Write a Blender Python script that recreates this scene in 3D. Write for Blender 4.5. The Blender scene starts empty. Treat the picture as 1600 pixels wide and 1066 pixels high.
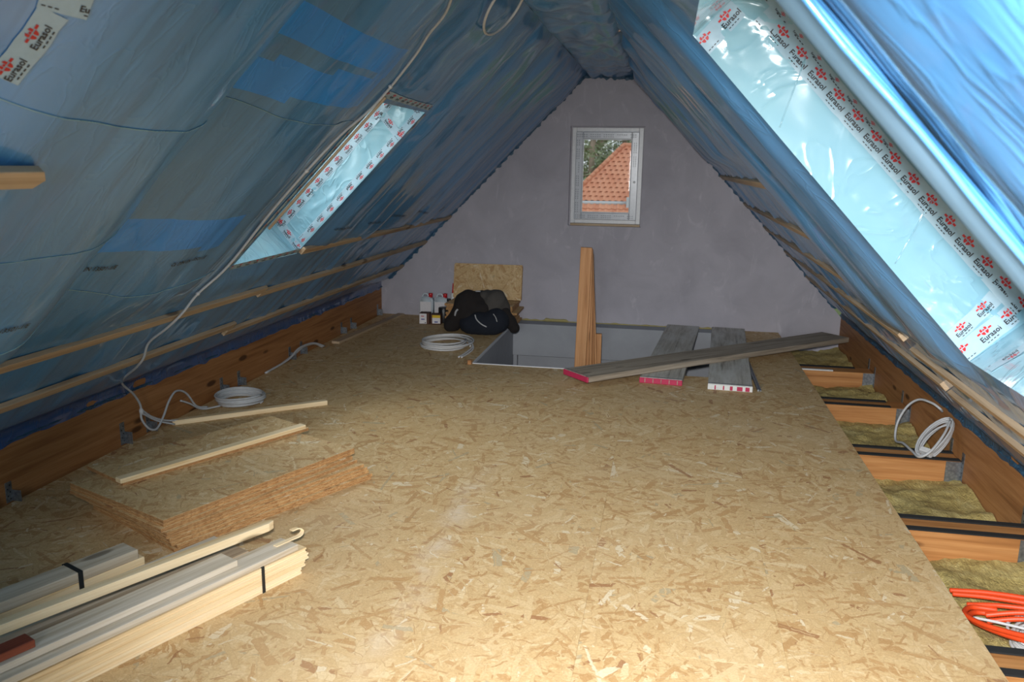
import bpy, bmesh, math, random
from mathutils import Vector, Matrix, noise
from mathutils.geometry import tessellate_polygon
random.seed(7)
scene = bpy.context.scene
C = bpy.context.collection
# ------------------------------------------------------------------ camera
cam_d = bpy.data.cameras.new('camera'); cam = bpy.data.objects.new('camera', cam_d); C.objects.link(cam)
cam_d.sensor_width = 36.0; cam_d.lens = 1297/1600*36; cam_d.dof.use_dof = True; cam_d.dof.focus_distance = 4.5; cam_d.dof.aperture_fstop = 5.0; cam_d.clip_start = .05; cam_d.clip_end = 300
R = ((0.98311, -0.05262, -0.17535), (0.18219, 0.20132, 0.96243), (0.01534, 0.97811, -0.20751))
rx = Vector([r[0] for r in R]).normalized(); fw = Vector([r[2] for r in R]); fw = (fw-rx*fw.dot(rx)).normalized(); up = rx.cross(fw)
m = Matrix((rx, up, -fw)).transposed().to_4x4(); m.translation = (0, 0, 1.6)
cam.matrix_world = m
scene.camera = cam
# ------------------------------------------------------------------ world (overcast sky)
w = bpy.data.worlds.new('overcast_sky'); scene.world = w; w.use_nodes = True
bg = w.node_tree.nodes['Background']; bg.inputs[0].default_value = (.88, .94, 1.0, 1); bg.inputs[1].default_value = .74
vs = scene.view_settings
vs.view_transform = 'Standard'; vs.look = 'None'; vs.gamma = 1; vs.use_curve_mapping = False; vs.exposure = 0.22
# ------------------------------------------------------------------ lights
def area(name, loc, direction, sx, sy, power, col=(1, 1, 1)):
    l = bpy.data.lights.new(name, 'AREA'); l.shape = 'RECTANGLE'; l.size = sx; l.size_y = sy; l.energy = power; l.color = col
    o = bpy.data.objects.new(name, l); C.objects.link(o); o.location = loc
    o.rotation_euler = Vector(direction).to_track_quat('-Z', 'Y').to_euler()
    return o
# daylight entering through the two skylights and an unseen near gable window added for fill
area('skylight_daylight_left', (-2.14, 4.45, 1.76), (1.02, 0, -1), 1.0, .7, 14, (.97, .99, 1))
area('skylight_daylight_right', (.85, 2.25, 1.86), (-1.08, 0, -1), 1.1, 1.2, 1.5, (.97, .99, 1))
area('near_gable_fill', (-.6, -2.62, 1.5), (0, 1, -.05), .68, .95, 60, (.90, .95, 1))
# the camera's flash, a little above the lens
fl = bpy.data.lights.new('camera_flash', 'SPOT'); fl.energy = 850; fl.spot_size = math.radians(88); fl.spot_blend = 1.0
fl.shadow_soft_size = .05; fl.color = (1, .99, .975)
flo = bpy.data.objects.new('camera_flash', fl); C.objects.link(flo); flo.location = (-.02, 0, 1.74)
flo.rotation_euler = (Vector((.22, 2.95, 0.0))-Vector(flo.location)).to_track_quat('-Z', 'Y').to_euler()

# ------------------------------------------------------------------ helpers
def wmat(o):
    return (wmat(o.parent) @ o.matrix_parent_inverse @ o.matrix_basis) if o.parent else o.matrix_basis.copy()
def put(o, W=None, parent=None):
    C.objects.link(o)
    if parent:
        o.parent = parent; o.matrix_parent_inverse = wmat(parent).inverted()
    if W is not None: o.matrix_basis = W
    return o
def tag(o, label=None, cat=None, group=None, kind=None):
    if label: o['label'] = label
    if cat: o['category'] = cat
    if group: o['group'] = group
    if kind: o['kind'] = kind
    return o
def empty(name, loc=(0, 0, 0), W=None):
    o = bpy.data.objects.new(name, None); o.empty_display_size = .1; C.objects.link(o)
    o.matrix_basis = W if W is not None else Matrix.Translation(loc)
    return o
def mesh_obj(name, v, f, mat, parent=None, W=None, smooth=False, mats=None, fm=None):
    me = bpy.data.meshes.new(name); me.from_pydata([tuple(p) for p in v], [], f); me.update()
    for mm in (mats or [mat]): me.materials.append(mm)
    if fm: me.polygons.foreach_set('material_index', fm)
    if smooth: me.polygons.foreach_set('use_smooth', [True]*len(me.polygons))
    return put(bpy.data.objects.new(name, me), W, parent)
def bm_obj(name, bm, mat, parent=None, W=None, smooth=False):
    me = bpy.data.meshes.new(name); bm.normal_update(); bm.to_mesh(me); bm.free(); me.materials.append(mat)
    if smooth: me.polygons.foreach_set('use_smooth', [True]*len(me.polygons))
    return put(bpy.data.objects.new(name, me), W, parent)
def boxbm(b, bev=.002, bm=None):
    x0, x1, y0, y1, z0, z1 = b
    own = bmesh.new()
    bmesh.ops.create_cube(own, size=1)
    for v in own.verts: v.co = Vector(((x0+x1)/2+v.co.x*(x1-x0), (y0+y1)/2+v.co.y*(y1-y0), (z0+z1)/2+v.co.z*(z1-z0)))
    if bev: bmesh.ops.bevel(own, geom=own.edges[:], offset=bev, segments=1, affect='EDGES')
    if bm is None: return own
    me = bpy.data.meshes.new('t'); own.to_mesh(me); own.free(); bm.from_mesh(me); bpy.data.meshes.remove(me)
    return bm
def box(name, b, mat, parent=None, W=None, bev=.002):
    return bm_obj(name, boxbm(b, bev), mat, parent, W)
def boxes(name, bs, mat, parent=None, W=None, bev=.001):
    bm = bmesh.new()
    for b in bs: boxbm(b, bev, bm)
    return bm_obj(name, bm, mat, parent, W)
def frame(org, xd, upv=(0, 0, 1)):
    x = Vector(xd).normalized(); u = Vector(upv); y = u.cross(x).normalized(); z = x.cross(y)
    M = Matrix((x, y, z)).transposed().to_4x4(); M.translation = org
    return M
def prism(name, poly, z0, z1, mat, parent=None, W=None, bev=.002):
    bm = bmesh.new()
    f = bm.faces.new([bm.verts.new((x, y, z0)) for x, y in poly]); bm.normal_update()
    if f.normal.z > 0: f.normal_flip()
    e = bmesh.ops.extrude_face_region(bm, geom=[f])
    for v in e['geom']:
        if isinstance(v, bmesh.types.BMVert): v.co.z = z1
    bmesh.ops.recalc_face_normals(bm, faces=bm.faces[:])
    if bev: bmesh.ops.bevel(bm, geom=bm.edges[:], offset=bev, segments=1, affect='EDGES')
    return bm_obj(name, bm, mat, parent, W)
def catmull(pts, n=8):
    P = [Vector(p) for p in pts]; P = [P[0]*2-P[1]]+P+[P[-1]*2-P[-2]]; out = []
    for i in range(1, len(P)-2):
        for k in range(n):
            t = k/n; a, b, c, d = P[i-1], P[i], P[i+1], P[i+2]
            out.append(.5*((2*b)+(c-a)*t+(2*a-5*b+4*c-d)*t*t+(3*b-a-3*c+d)*t**3))
    out.append(P[-2]); return out
def tubedata(path, r, sides=7, v=None, f=None, rib=0):
    v = [] if v is None else v; f = [] if f is None else f
    base = len(v); n = len(path); prev = None
    for i, p in enumerate(path):
        t = (path[min(i+1, n-1)]-path[max(i-1, 0)]).normalized()
        a = prev if prev else (Vector((0, 0, 1)) if abs(t.z) < .9 else Vector((1, 0, 0)))
        a = (a-t*a.dot(t)).normalized(); prev = a; b = t.cross(a)
        rr = r*(1+(rib if i % 2 else -rib))
        for k in range(sides):
            an = 2*math.pi*k/sides; v.append(p+(a*math.cos(an)+b*math.sin(an))*rr)
    for i in range(n-1):
        for k in range(sides):
            k2 = (k+1) % sides; f.append((base+i*sides+k, base+i*sides+k2, base+(i+1)*sides+k2, base+(i+1)*sides+k))
    f.append(tuple(base+k for k in reversed(range(sides)))); f.append(tuple(base+(n-1)*sides+k for k in range(sides)))
    return v, f
def tube(name, pts, r, mat, parent=None, n=8, sides=7, smoothpath=True, rib=0):
    path = catmull(pts, n) if smoothpath else [Vector(p) for p in pts]
    v, f = tubedata(path, r, sides, rib=rib)
    return mesh_obj(name, v, f, mat, parent, smooth=True)
def lathe(name, prof, mat, parent=None, W=None, n=20):
    v, f = [], []
    for r, z in prof:
        for k in range(n): v.append((r*math.cos(2*math.pi*k/n), r*math.sin(2*math.pi*k/n), z))
    for i in range(len(prof)-1):
        for k in range(n): f.append((i*n+k, i*n+(k+1) % n, (i+1)*n+(k+1) % n, (i+1)*n+k))
    f.append(tuple(reversed(range(n)))); f.append(tuple((len(prof)-1)*n+k for k in range(n)))
    return mesh_obj(name, v, f, mat, parent, W, smooth=True)
def sm(a, b, x):
    t = max(0, min(1, (x-a)/(b-a))); return t*t*(3-2*t)
def nz(x, y, z=0): return noise.noise(Vector((x, y, z)))

# ------------------------------------------------------------------ materials
def srgb(r, g, b):
    return tuple(((c/255)/12.92 if c/255 <= .04045 else ((c/255+.055)/1.055)**2.4) for c in (r, g, b))+(1,)
class NT:
    def __init__(s, name):
        s.m = bpy.data.materials.new(name); s.m.use_nodes = True; s.t = s.m.node_tree; s.t.nodes.clear()
        s.out = s.n('ShaderNodeOutputMaterial')
    def n(s, typ, **kw):
        nd = s.t.nodes.new(typ)
        for k, v in kw.items(): setattr(nd, k, v)
        return nd
    def lk(s, a, b): s.t.links.new(a, b)
    def set(s, nd, i, v):
        if hasattr(v, 'is_output') or isinstance(v, bpy.types.NodeSocket): s.lk(v, nd.inputs[i])
        else: nd.inputs[i].default_value = v
    def math(s, op, a, b=0.0, c=None, clamp=False):
        nd = s.n('ShaderNodeMath', operation=op, use_clamp=clamp); s.set(nd, 0, a); s.set(nd, 1, b)
        if c is not None: s.set(nd, 2, c)
        return nd.outputs[0]
    def vm(s, op, a, b=(0, 0, 0)):
        nd = s.n('ShaderNodeVectorMath', operation=op); s.set(nd, 0, a); s.set(nd, 1, b); return nd.outputs[0]
    def mix(s, fac, a, b, mode='MIX'):
        nd = s.n('ShaderNodeMix', data_type='RGBA', blend_type=mode); s.set(nd, 0, fac); s.set(nd, 6, a); s.set(nd, 7, b); return nd.outputs[2]
    def ramp(s, fac, stops, interp='LINEAR'):
        nd = s.n('ShaderNodeValToRGB'); cr = nd.color_ramp; cr.interpolation = interp
        while len(cr.elements) < len(stops): cr.elements.new(.5)
        for e, (p, c) in zip(cr.elements, stops): e.position = p; e.color = c if len(c) == 4 else tuple(c)+(1,)
        s.set(nd, 0, fac); return nd.outputs[0]
    def noise(s, vec, scale, detail=3, rough=.55, dist=0.0):
        nd = s.n('ShaderNodeTexNoise'); s.set(nd, 'Vector', vec); s.set(nd, 'Scale', scale); s.set(nd, 'Detail', detail); s.set(nd, 'Roughness', rough); s.set(nd, 'Distortion', dist); return nd.outputs[0]
    def mr(s, v, a, b, c=0.0, d=1.0):
        nd = s.n('ShaderNodeMapRange'); s.set(nd, 0, v); s.set(nd, 1, a); s.set(nd, 2, b); s.set(nd, 3, c); s.set(nd, 4, d); return nd.outputs[0]
    def obj(s): return s.n('ShaderNodeTexCoord').outputs['Object']
    def scale(s, vec, sc):
        return s.vm('MULTIPLY', vec, sc)
    def bump(s, h, strength=.3, dist=.01):
        nd = s.n('ShaderNodeBump'); s.set(nd, 'Height', h); s.set(nd, 'Strength', strength); s.set(nd, 'Distance', dist); return nd.outputs[0]
    def bsdf(s, col, rough=.5, normal=None, **kw):
        p = s.n('ShaderNodeBsdfPrincipled'); s.set(p, 'Base Color', col); s.set(p, 'Roughness', rough)
        if normal is not None: s.lk(normal, p.inputs['Normal'])
        for k, v in kw.items(): s.set(p, k.replace('_', ' '), v)
        s.lk(p.outputs[0], s.out.inputs[0]); return p
def plain(name, col, rough=.5, **kw):
    t = NT(name); o = t.obj(); nn = t.noise(o, 40, 3)
    c = t.mix(t.mr(nn, .3, .7, 0, .25), col, tuple(x*.6 for x in col[:3])+(1,))
    t.bsdf(c, rough, t.bump(nn, .08, .002), **kw); return t.m

def make_osb(name, tint=(1, 1, 1, 1), dust=False):
    t = NT(name); o = t.obj()
    oi = t.n('ShaderNodeObjectInfo')
    rnd = t.n('ShaderNodeCombineXYZ'); t.set(rnd, 0, t.math('MULTIPLY', oi.outputs['Random'], 37.)); t.set(rnd, 1, t.math('MULTIPLY', oi.outputs['Random'], 91.))
    p = t.vm('ADD', t.scale(o, (1, 1, 7)), rnd.outputs[0])
    dn = t.n('ShaderNodeTexNoise'); t.set(dn, 'Vector', p); t.set(dn, 'Scale', 38.); t.set(dn, 'Detail', 1.0)
    p = t.vm('ADD', p, t.scale(t.vm('SUBTRACT', dn.outputs['Color'], (.5, .5, .5)), (.016, .016, 0)))
    stops = [(0, srgb(207, 176, 128)), (.14, srgb(216, 188, 142)), (.30, srgb(190, 152, 103)), (.42, srgb(211, 182, 134)), (.56, srgb(203, 172, 124)),
             (.70, srgb(222, 198, 155)), (.77, srgb(184, 146, 98)), (.85, srgb(210, 179, 131)), (.945, srgb(162, 118, 80)), (.958, srgb(184, 168, 134)), (.972, srgb(228, 211, 178))]
    base = t.ramp(dn.outputs[0], [(.3, srgb(192, 156, 108)), (.5, srgb(205, 174, 126)), (.7, srgb(217, 190, 145))])
    hgt = dn.outputs[0]
    for i, (sc, ln, wd) in enumerate([(15, .05, .010), (11, .06, .018), (9, .075, .018), (13, .055, .007), (8, .09, .015), (7, .10, .015), (6, .12, .011), (17, .045, .0035)]):
        q = t.vm('ADD', p, (i*3.17, i*1.91, i*.43))
        vo = t.n('ShaderNodeTexVoronoi', voronoi_dimensions='3D', feature='F1'); t.set(vo, 'Vector', q); t.set(vo, 'Scale', float(sc))
        loc = t.vm('SUBTRACT', q, vo.outputs['Position'])
        sep = t.n('ShaderNodeSeparateColor'); t.lk(vo.outputs['Color'], sep.inputs[0])
        rot = t.n('ShaderNodeVectorRotate', rotation_type='Z_AXIS'); t.lk(loc, rot.inputs['Vector']); t.lk(t.math('MULTIPLY', sep.outputs[0], 6.283), rot.inputs['Angle'])
        sx = t.n('ShaderNodeSeparateXYZ'); t.lk(rot.outputs[0], sx.inputs[0])
        au = t.math('ABSOLUTE', sx.outputs[0]); av = t.math('ABSOLUTE', sx.outputs[1])
        wr = t.math('MULTIPLY', wd, t.math('ADD', .25, sep.outputs[2]))
        mk = t.math('MULTIPLY', t.math('LESS_THAN', au, ln), t.math('LESS_THAN', av, wr))
        col = t.ramp(sep.outputs[1], stops, 'CONSTANT')
        streak = t.math('SINE', t.math('MULTIPLY', sx.outputs[1], 1500.))
        edge = t.math('GREATER_THAN', av, t.math('SUBTRACT', wr, .0012))  # dark rim: the strand's edge shadow put into the colour
        col = t.mix(t.math('ADD', t.math('MULTIPLY', edge, .28), t.math('MULTIPLY', t.math('ABSOLUTE', streak), .10)), col, srgb(128, 90, 52))
        base = t.mix(t.math('MULTIPLY', mk, .95), base, col)
        hgt = t.mix(mk, hgt, sep.outputs[2])
    gn = t.noise(t.scale(p, (1, 1, .2)), 130, 2, .7)
    base = t.mix(t.mr(gn, .42, .70, 0, .30), base, srgb(150, 108, 66)); base = t.mix(t.mr(gn, .44, .28, 0, .25), base, srgb(232, 210, 170))
    base = t.mix(1.0, base, tint, 'MULTIPLY')
    if dust:
        sx = t.n('ShaderNodeSeparateXYZ'); t.lk(o, sx.inputs[0])
        dx = t.math('ABSOLUTE', t.math('ADD', sx.outputs[0], t.math('ADD', .885, t.math('MULTIPLY', t.math('SUBTRACT', t.noise(o, 3, 2), .5), .12))))
        a = t.mr(dx, .09, .0); b = t.mr(sx.outputs[1], 4.3, 3.7); c = t.mr(sx.outputs[1], 1.6, 2.7)
        f = t.math('MULTIPLY', t.math('MULTIPLY', a, t.math('MULTIPLY', b, c)), t.mr(t.noise(o, 5, 3, .65), .38, .66))
        base = t.mix(t.math('MULTIPLY', f, .42, clamp=True), base, srgb(228, 218, 204))
        f2 = t.math('MULTIPLY', t.mr(t.noise(o, 1.1, 2, .6), .5, .75), .3)
        base = t.mix(f2, base, srgb(210, 188, 152))
    t.bsdf(base, .62, t.bump(hgt, .2, .002), Specular_IOR_Level=.3)
    return t.m
OSB = make_osb('osb_board'); OSBF = make_osb('osb_floor', dust=True)

def make_osb_edge(name):
    t = NT(name); o = t.obj()
    n1 = t.noise(t.scale(o, (30, 30, 240)), 1, 3, .65); ri = t.n('ShaderNodeObjectInfo').outputs['Random']
    n2 = t.noise(o, 90, 2)
    c = t.ramp(n1, [(.3, srgb(126, 84, 48)), (.48, srgb(176, 130, 80)), (.62, srgb(204, 164, 112)), (.75, srgb(152, 106, 62))])
    c = t.mix(t.mr(n2, .55, .7, 0, .5), c, srgb(116, 76, 42)); c = t.mix(t.mr(ri, 0, 1, 0, .45), c, srgb(140, 98, 60))
    t.bsdf(c, .75, t.bump(n1, .5, .003)); return t.m
OSBE = make_osb_edge('osb_cut_edge')

def make_wood(name, light, mid, dark, knots=.0, rough=.55, scale=1.0, grey=None):
    t = NT(name); o = t.obj(); oi = t.n('ShaderNodeObjectInfo')
    cx = t.n('ShaderNodeCombineXYZ'); r = oi.outputs['Random']
    for i, k in enumerate((13., 29., 17.)): t.set(cx, i, t.math('MULTIPLY', r, k))
    p = t.vm('ADD', o, cx.outputs[0])
    g = t.noise(t.scale(p, (1.2*scale, 26*scale, 26*scale)), 1, 4, .6, .6)
    g2 = t.noise(t.scale(p, (3*scale, 120*scale, 120*scale)), 1, 2, .6)
    c = t.ramp(g, [(.28, dark), (.45, mid), (.62, light), (.78, mid)])
    c = t.mix(t.mr(g2, .4, .75, 0, .35), c, dark)
    if knots:
        vo = t.n('ShaderNodeTexVoronoi', feature='F1'); t.set(vo, 'Vector', t.scale(p, (2.2, 7, 7))); t.set(vo, 'Scale', 1.0)
        kf = t.mr(vo.outputs['Distance'], .10, .16, knots, 0)
        c = t.mix(kf, c, tuple(x*.32 for x in dark[:3])+(1,))
    if grey:
        c = t.mix(t.mr(t.noise(t.scale(p, (2, 9, 9)), 1, 4, .6), .42, .62, 0, .8), c, grey)
    t.bsdf(c, rough, t.bump(t.math('ADD', g, t.math('MULTIPLY', g2, .5)), .12, .002), Specular_IOR_Level=.3); return t.m
SPRUCE = make_wood('planed_spruce', srgb(238, 218, 182), srgb(230, 206, 164), srgb(208, 176, 128), .8)
SPRUCEG = make_wood('weathered_spruce', srgb(214, 204, 188), srgb(198, 186, 166), srgb(170, 154, 130), .7)
BATTEN = make_wood('batten_wood', srgb(196, 174, 146), srgb(178, 156, 128), srgb(146, 120, 94), .8)
GLULAM = make_wood('glulam_timber', srgb(172, 122, 76), srgb(156, 106, 62), srgb(124, 80, 45), .9)
JOISTW = make_wood('joist_timber', srgb(190, 138, 86), srgb(174, 120, 70), srgb(140, 92, 50), .8)
LARCH = make_wood('oiled_board_wood', srgb(198, 148, 102), srgb(182, 130, 84), srgb(146, 98, 58), .5)
OLD = make_wood('old_scaffold_wood', srgb(178, 166, 150), srgb(154, 142, 126), srgb(112, 102, 90), .5, .8, 1.2)
OLDC = make_wood('cement_stained_scaffold_wood', srgb(198, 194, 186), srgb(176, 171, 162), srgb(128, 122, 114), .3, .85, 1.2, grey=srgb(206, 206, 202))
REDW = make_wood('red_brown_wood', srgb(150, 84, 62), srgb(126, 64, 46), srgb(90, 42, 30), 0)

def make_foil(name, col, col2, rough=.22, crinkle=.35, mottling=True, coat=.75):
    t = NT(name); o = t.obj()
    n = t.noise(t.scale(o, (.8, 2.2, .8)), 1.3, 3, .6)
    n3 = t.noise(t.scale(o, (1.4, 16, 1.4)), 1, 3, .65, .3)
    c = t.mix(t.mr(n, .3, .7), col, col2)
    if mottling: c = t.mix(t.mr(n3, .52, .72, 0, .45), c, tuple(x*.62 for x in col2[:3])+(1,))
    a = t.noise(t.scale(o, (1.5, 3.5, 1.5)), 2.0, 3, .5, 1.2)
    ridge = t.math('ABSOLUTE', t.math('SUBTRACT', a, .5))
    ridge = t.math('POWER', t.mr(ridge, .0, .10, 1, 0), 3.0)
    b = t.noise(o, 4, 2, .5, .4)
    h = t.math('ADD', t.math('MULTIPLY', ridge, .5), b)
    t.bsdf(c, rough, t.bump(h, crinkle, .012), Specular_IOR_Level=.5, Coat_Weight=coat, Coat_Roughness=.06, Coat_IOR=1.55); return t.m
FOIL = make_foil('blue_vapour_foil', srgb(80, 148, 206), srgb(66, 124, 174), .45, .22)
FOILB = make_foil('blue_foil_over_gap', srgb(44, 152, 246), srgb(36, 136, 228), .35, .22, False, .4)
FOILL = make_foil('pale_blue_foil_lining', srgb(138, 180, 194), srgb(120, 166, 186), .2, .45, False, .7)
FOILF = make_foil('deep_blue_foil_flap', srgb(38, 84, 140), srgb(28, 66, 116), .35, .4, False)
FOILD = make_foil('dark_blue_foil_edge', srgb(52, 92, 120), srgb(36, 68, 92), .55, .6, True, 0.0)
def make_flap():
    t = NT('translucent_foil_flap'); o = t.obj()
    b = t.noise(t.scale(o, (2, 6, 2)), 2, 3)
    nb = t.bump(b, .1, .01)
    p = t.n('ShaderNodeBsdfPrincipled'); t.set(p, 'Base Color', srgb(158, 202, 234)); t.set(p, 'Roughness', .5); t.lk(nb, p.inputs['Normal'])
    tr = t.n('ShaderNodeBsdfTranslucent'); t.set(tr, 'Color', srgb(176, 214, 244))
    mx = t.n('ShaderNodeMixShader'); t.set(mx, 0, .55); t.lk(p.outputs[0], mx.inputs[1]); t.lk(tr.outputs[0], mx.inputs[2]); t.lk(mx.outputs[0], t.out.inputs[0]); return t.m
FLAP = make_flap()
def make_plaster(name, c1, c2, c3):
    t = NT(name); o = t.obj()
    n = t.noise(o, 2.2, 5, .6, .6); n2 = t.noise(t.scale(o, (1, 1, .5)), 6, 4, .65, 1.5); n3 = t.noise(o, 120, 2)
    c = t.ramp(n, [(.3, c1), (.6, c2)])
    c = t.mix(t.mr(n2, .58, .74, 0, .45), c, c3)
    t.bsdf(c, .85, t.bump(t.math('ADD', n3, t.math('MULTIPLY', n2, 1.5)), .18, .004)); return t.m
PLASTER = make_plaster('grey_plaster', srgb(164, 161, 170), srgb(178, 175, 184), srgb(206, 203, 210))
BOARDW = make_plaster('white_plasterboard', srgb(150, 153, 160), srgb(160, 163, 169), srgb(172, 174, 179))
PVC = plain('white_pvc', srgb(214, 216, 220), .35)
FILM = plain('protective_film', srgb(190, 194, 202), .25)
INKB = plain('black_ink', (.012, .012, .014, 1), .5)
INKG = plain('grey_ink', srgb(120, 124, 134), .5)
INKR = plain('red_ink', srgb(190, 24, 30), .5)
INKY = plain('yellow_ink', srgb(222, 184, 30), .5)
INKBL = plain('blue_ink', srgb(60, 70, 150), .5)
TAPE = plain('white_adhesive_tape', srgb(156, 184, 200), .25, Specular_IOR_Level=.5)
FELT = plain('black_felt_strip', (.012, .013, .014, 1), .9)
WHITE = plain('white_plastic', srgb(220, 222, 220), .4)
CANI = plain('milky_canister_plastic', srgb(206, 216, 222), .3)
REDP = plain('red_plastic', srgb(196, 26, 36), .35)
BLACKP = plain('black_plastic', (.012, .012, .013, 1), .4)
CABLE = plain('grey_cable_sheath', srgb(186, 188, 190), .5)
CABLEW = plain('white_cable_sheath', srgb(206, 206, 206), .5)
ORANGE = plain('orange_conduit', srgb(222, 74, 30), .45)
GREENY = plain('green_yellow_wire', srgb(60, 120, 50), .45)
STRAP = plain('black_strapping_band', (.015, .018, .02, 1), .35)
REDPAINT = plain('magenta_red_paint', srgb(184, 42, 82), .6)
FABRIC = plain('black_brown_fabric', srgb(34, 29, 28), .95)
FABRICG = plain('dark_grey_fabric', srgb(78, 74, 70), .95)
NAVY = plain('navy_fabric', srgb(20, 26, 38), .9)
PIPING = plain('pale_reflective_piping', srgb(180, 180, 180), .4)
PAPER = plain('paper_label', srgb(226, 222, 224), .6)
CARD = plain('dark_brown_carton', srgb(84, 52, 38), .7)
FOAM = plain('yellowish_pu_foam', srgb(176, 164, 110), .9)
def make_zinc():
    t = NT('galvanised_steel'); o = t.obj()
    vo = t.n('ShaderNodeTexVoronoi'); t.set(vo, 'Vector', o); t.set(vo, 'Scale', 60.)
    c = t.mix(vo.outputs['Distance'], srgb(170, 176, 182), srgb(120, 126, 134))
    t.bsdf(c, .4, None, Metallic=.85); return t.m
ZINC = make_zinc()
def make_wool():
    t = NT('yellow_mineral_wool'); o = t.obj()
    n = t.noise(o, 7, 5, .65, 1.0); n2 = t.noise(t.scale(o, (60, 20, 60)), 1, 4, .7, 1)
    c = t.ramp(n, [(.28, srgb(158, 138, 80)), (.5, srgb(194, 174, 108)), (.72, srgb(212, 198, 138))])
    c = t.mix(t.mr(n2, .45, .75, 0, .4), c, srgb(150, 130, 74))
    t.bsdf(c, .95, t.bump(t.math('ADD', n, n2), .8, .02)); return t.m
WOOL = make_wool()
def make_glass():
    t = NT('window_glass')
    tr = t.n('ShaderNodeBsdfTransparent'); t.set(tr, 0, (.96, .98, .97, 1)); g = t.n('ShaderNodeBsdfGlossy'); t.set(g, 'Roughness', .02)
    fr = t.n('ShaderNodeFresnel'); t.set(fr, 0, 1.45)
    mx = t.n('ShaderNodeMixShader'); t.lk(t.math('MULTIPLY', fr.outputs[0], .6), mx.inputs[0]); t.lk(tr.outputs[0], mx.inputs[1]); t.lk(g.outputs[0], mx.inputs[2]); t.lk(mx.outputs[0], t.out.inputs[0]); return t.m
GLASS = make_glass()
def make_tile():
    t = NT('orange_clay_tile'); o = t.obj(); oi = t.n('ShaderNodeObjectInfo')
    c = t.ramp(oi.outputs['Random'], [(0, srgb(228, 154, 120)), (.5, srgb(236, 168, 134)), (1, srgb(218, 144, 112))])
    c = t.mix(t.mr(t.noise(o, 18, 3), .4, .7, 0, .4), c, srgb(200, 132, 104))
    t.bsdf(c, .7); return t.m
TILE = make_tile()
LEAF = plain('pine_foliage', srgb(176, 184, 146), .8)  # distance haze put into the paler leaf colour
BARK = plain('pine_bark', srgb(198, 174, 156), .9)  # bark paled as well, to imitate haze
GRASS = plain('grass', srgb(96, 112, 60), .9)

# ------------------------------------------------------------------ roof slopes (foil under the rafters)
Y_NEAR, Y_FAR = -2.5, 8.5
class Slope:
    def __init__(s, tx, tz, mslope, sgn, s_end, creases, amps, hole, flat, pleat, xface, zlow):
        s.T = Vector((tx, 0, tz)); s.d = Vector((sgn, 0, -mslope)).normalized()
        s.n = Vector((-sgn*mslope, 0, -1)).normalized()      # towards the room
        s.send = s_end; s.cr = creases; s.am = amps; s.hole = hole; s.flat = flat; s.pleat = pleat; s.sgn = sgn; s.xf = xface; s.zl = zlow; s.fold = 2.6 if sgn > 0 else .8
    def sx(s, x): return abs(x-s.T.x)/abs(s.d.x)
    def disp(s, t, Y):
        wob = .022*nz(t*3.1, 4.7)+.012*nz(t*9, 1.3)
        for i in range(len(s.cr)-1):
            if Y < s.cr[i+1]+wob or i == len(s.cr)-2: break
        a, b = s.cr[i]+wob, s.cr[i+1]+wob
        q = max(0, min(1, (Y-a)/(b-a))); A, mode = s.am[i]
        if mode == 'edge': sh = sm(0, .4, q)*(1-.55*sm(.74, 1, q))*(1-q**25)
        elif mode == 'soft': sh = sm(0, .45, q)*sm(1, .65, q)
        else: sh = max(0, 1-abs(2*q-1)**3)
        bul = A*sh
        fl = s.flat(t, Y); bul *= fl
        st = s.pleat(t, Y)
        wr = .010*nz(Y*2.2, t*.8, 3)+st*(.014*nz(Y*7, t*.9, 7)+.006*nz(Y*17, t*1.6, 9))+.004*nz(Y*5, t*5, 2)
        wr *= .6+.4*fl
        wr += .022*sm(3.2, 4.5, Y)*sm(1.1, .3, t)*(nz(Y*1.5, t*2.6, 14)+.5*nz(Y*4+t*3, t*5, 15))+.010*sm(4.6, 6, Y)*s.fold*(abs(nz(Y*3.2+t*.35, t*.25, 19))+.6*abs(nz(Y*8-t*.7, t*.9, 23)))
        h = s.hole
        dy = max(h[0]-Y, Y-h[1]); ds = max(h[2]-t, t-h[3]); dd = max(dy, ds)
        e = sm(0, .14, dd)*sm(0, .10, t)*sm(s.send, s.send-.12, t)
        g = 0.0
        if s.sgn > 0 and -.05 < h[0]-Y < .06: g = -.05*sm(.06, .03, h[0]-Y)*sm(2.5, 2.3, t)
        return (bul+wr)*e+g
    def pt(s, t, Y, off=0.0):
        if t <= s.send:
            p = s.T+s.d*t+s.n*(s.disp(t, Y)+off)
        else:
            e = s.T+s.d*s.send; k = (t-s.send)
            bx = s.xf-s.sgn*(.006+off); L0 = .09
            k1 = min(k/L0, 1)
            p = Vector((e.x+(bx-e.x)*k1, 0, e.z-.05*k1))
            if k > L0: p.z -= (k-L0)*(1+.25*nz(Y*9, 0, 5))
            p.x -= s.sgn*(.012*nz(Y*6, t*8, 1)*sm(0, .03, k)*sm(s.send+.22, s.send+.15, t))
        return Vector((p.x, Y, p.z))
def seg(vals, step):
    out = []
    for a, b in zip(vals[:-1], vals[1:]):
        n = max(1, int(round((b-a)/step))); out += [a+(b-a)*i/n for i in range(n)]
    return out+[vals[-1]]
HL = (4.05, 4.86, .835, 2.035)      # left skylight: Y0, Y1, s0, s1
HR = (1.50, 2.97, .60, 2.04)        # right skylight
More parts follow.
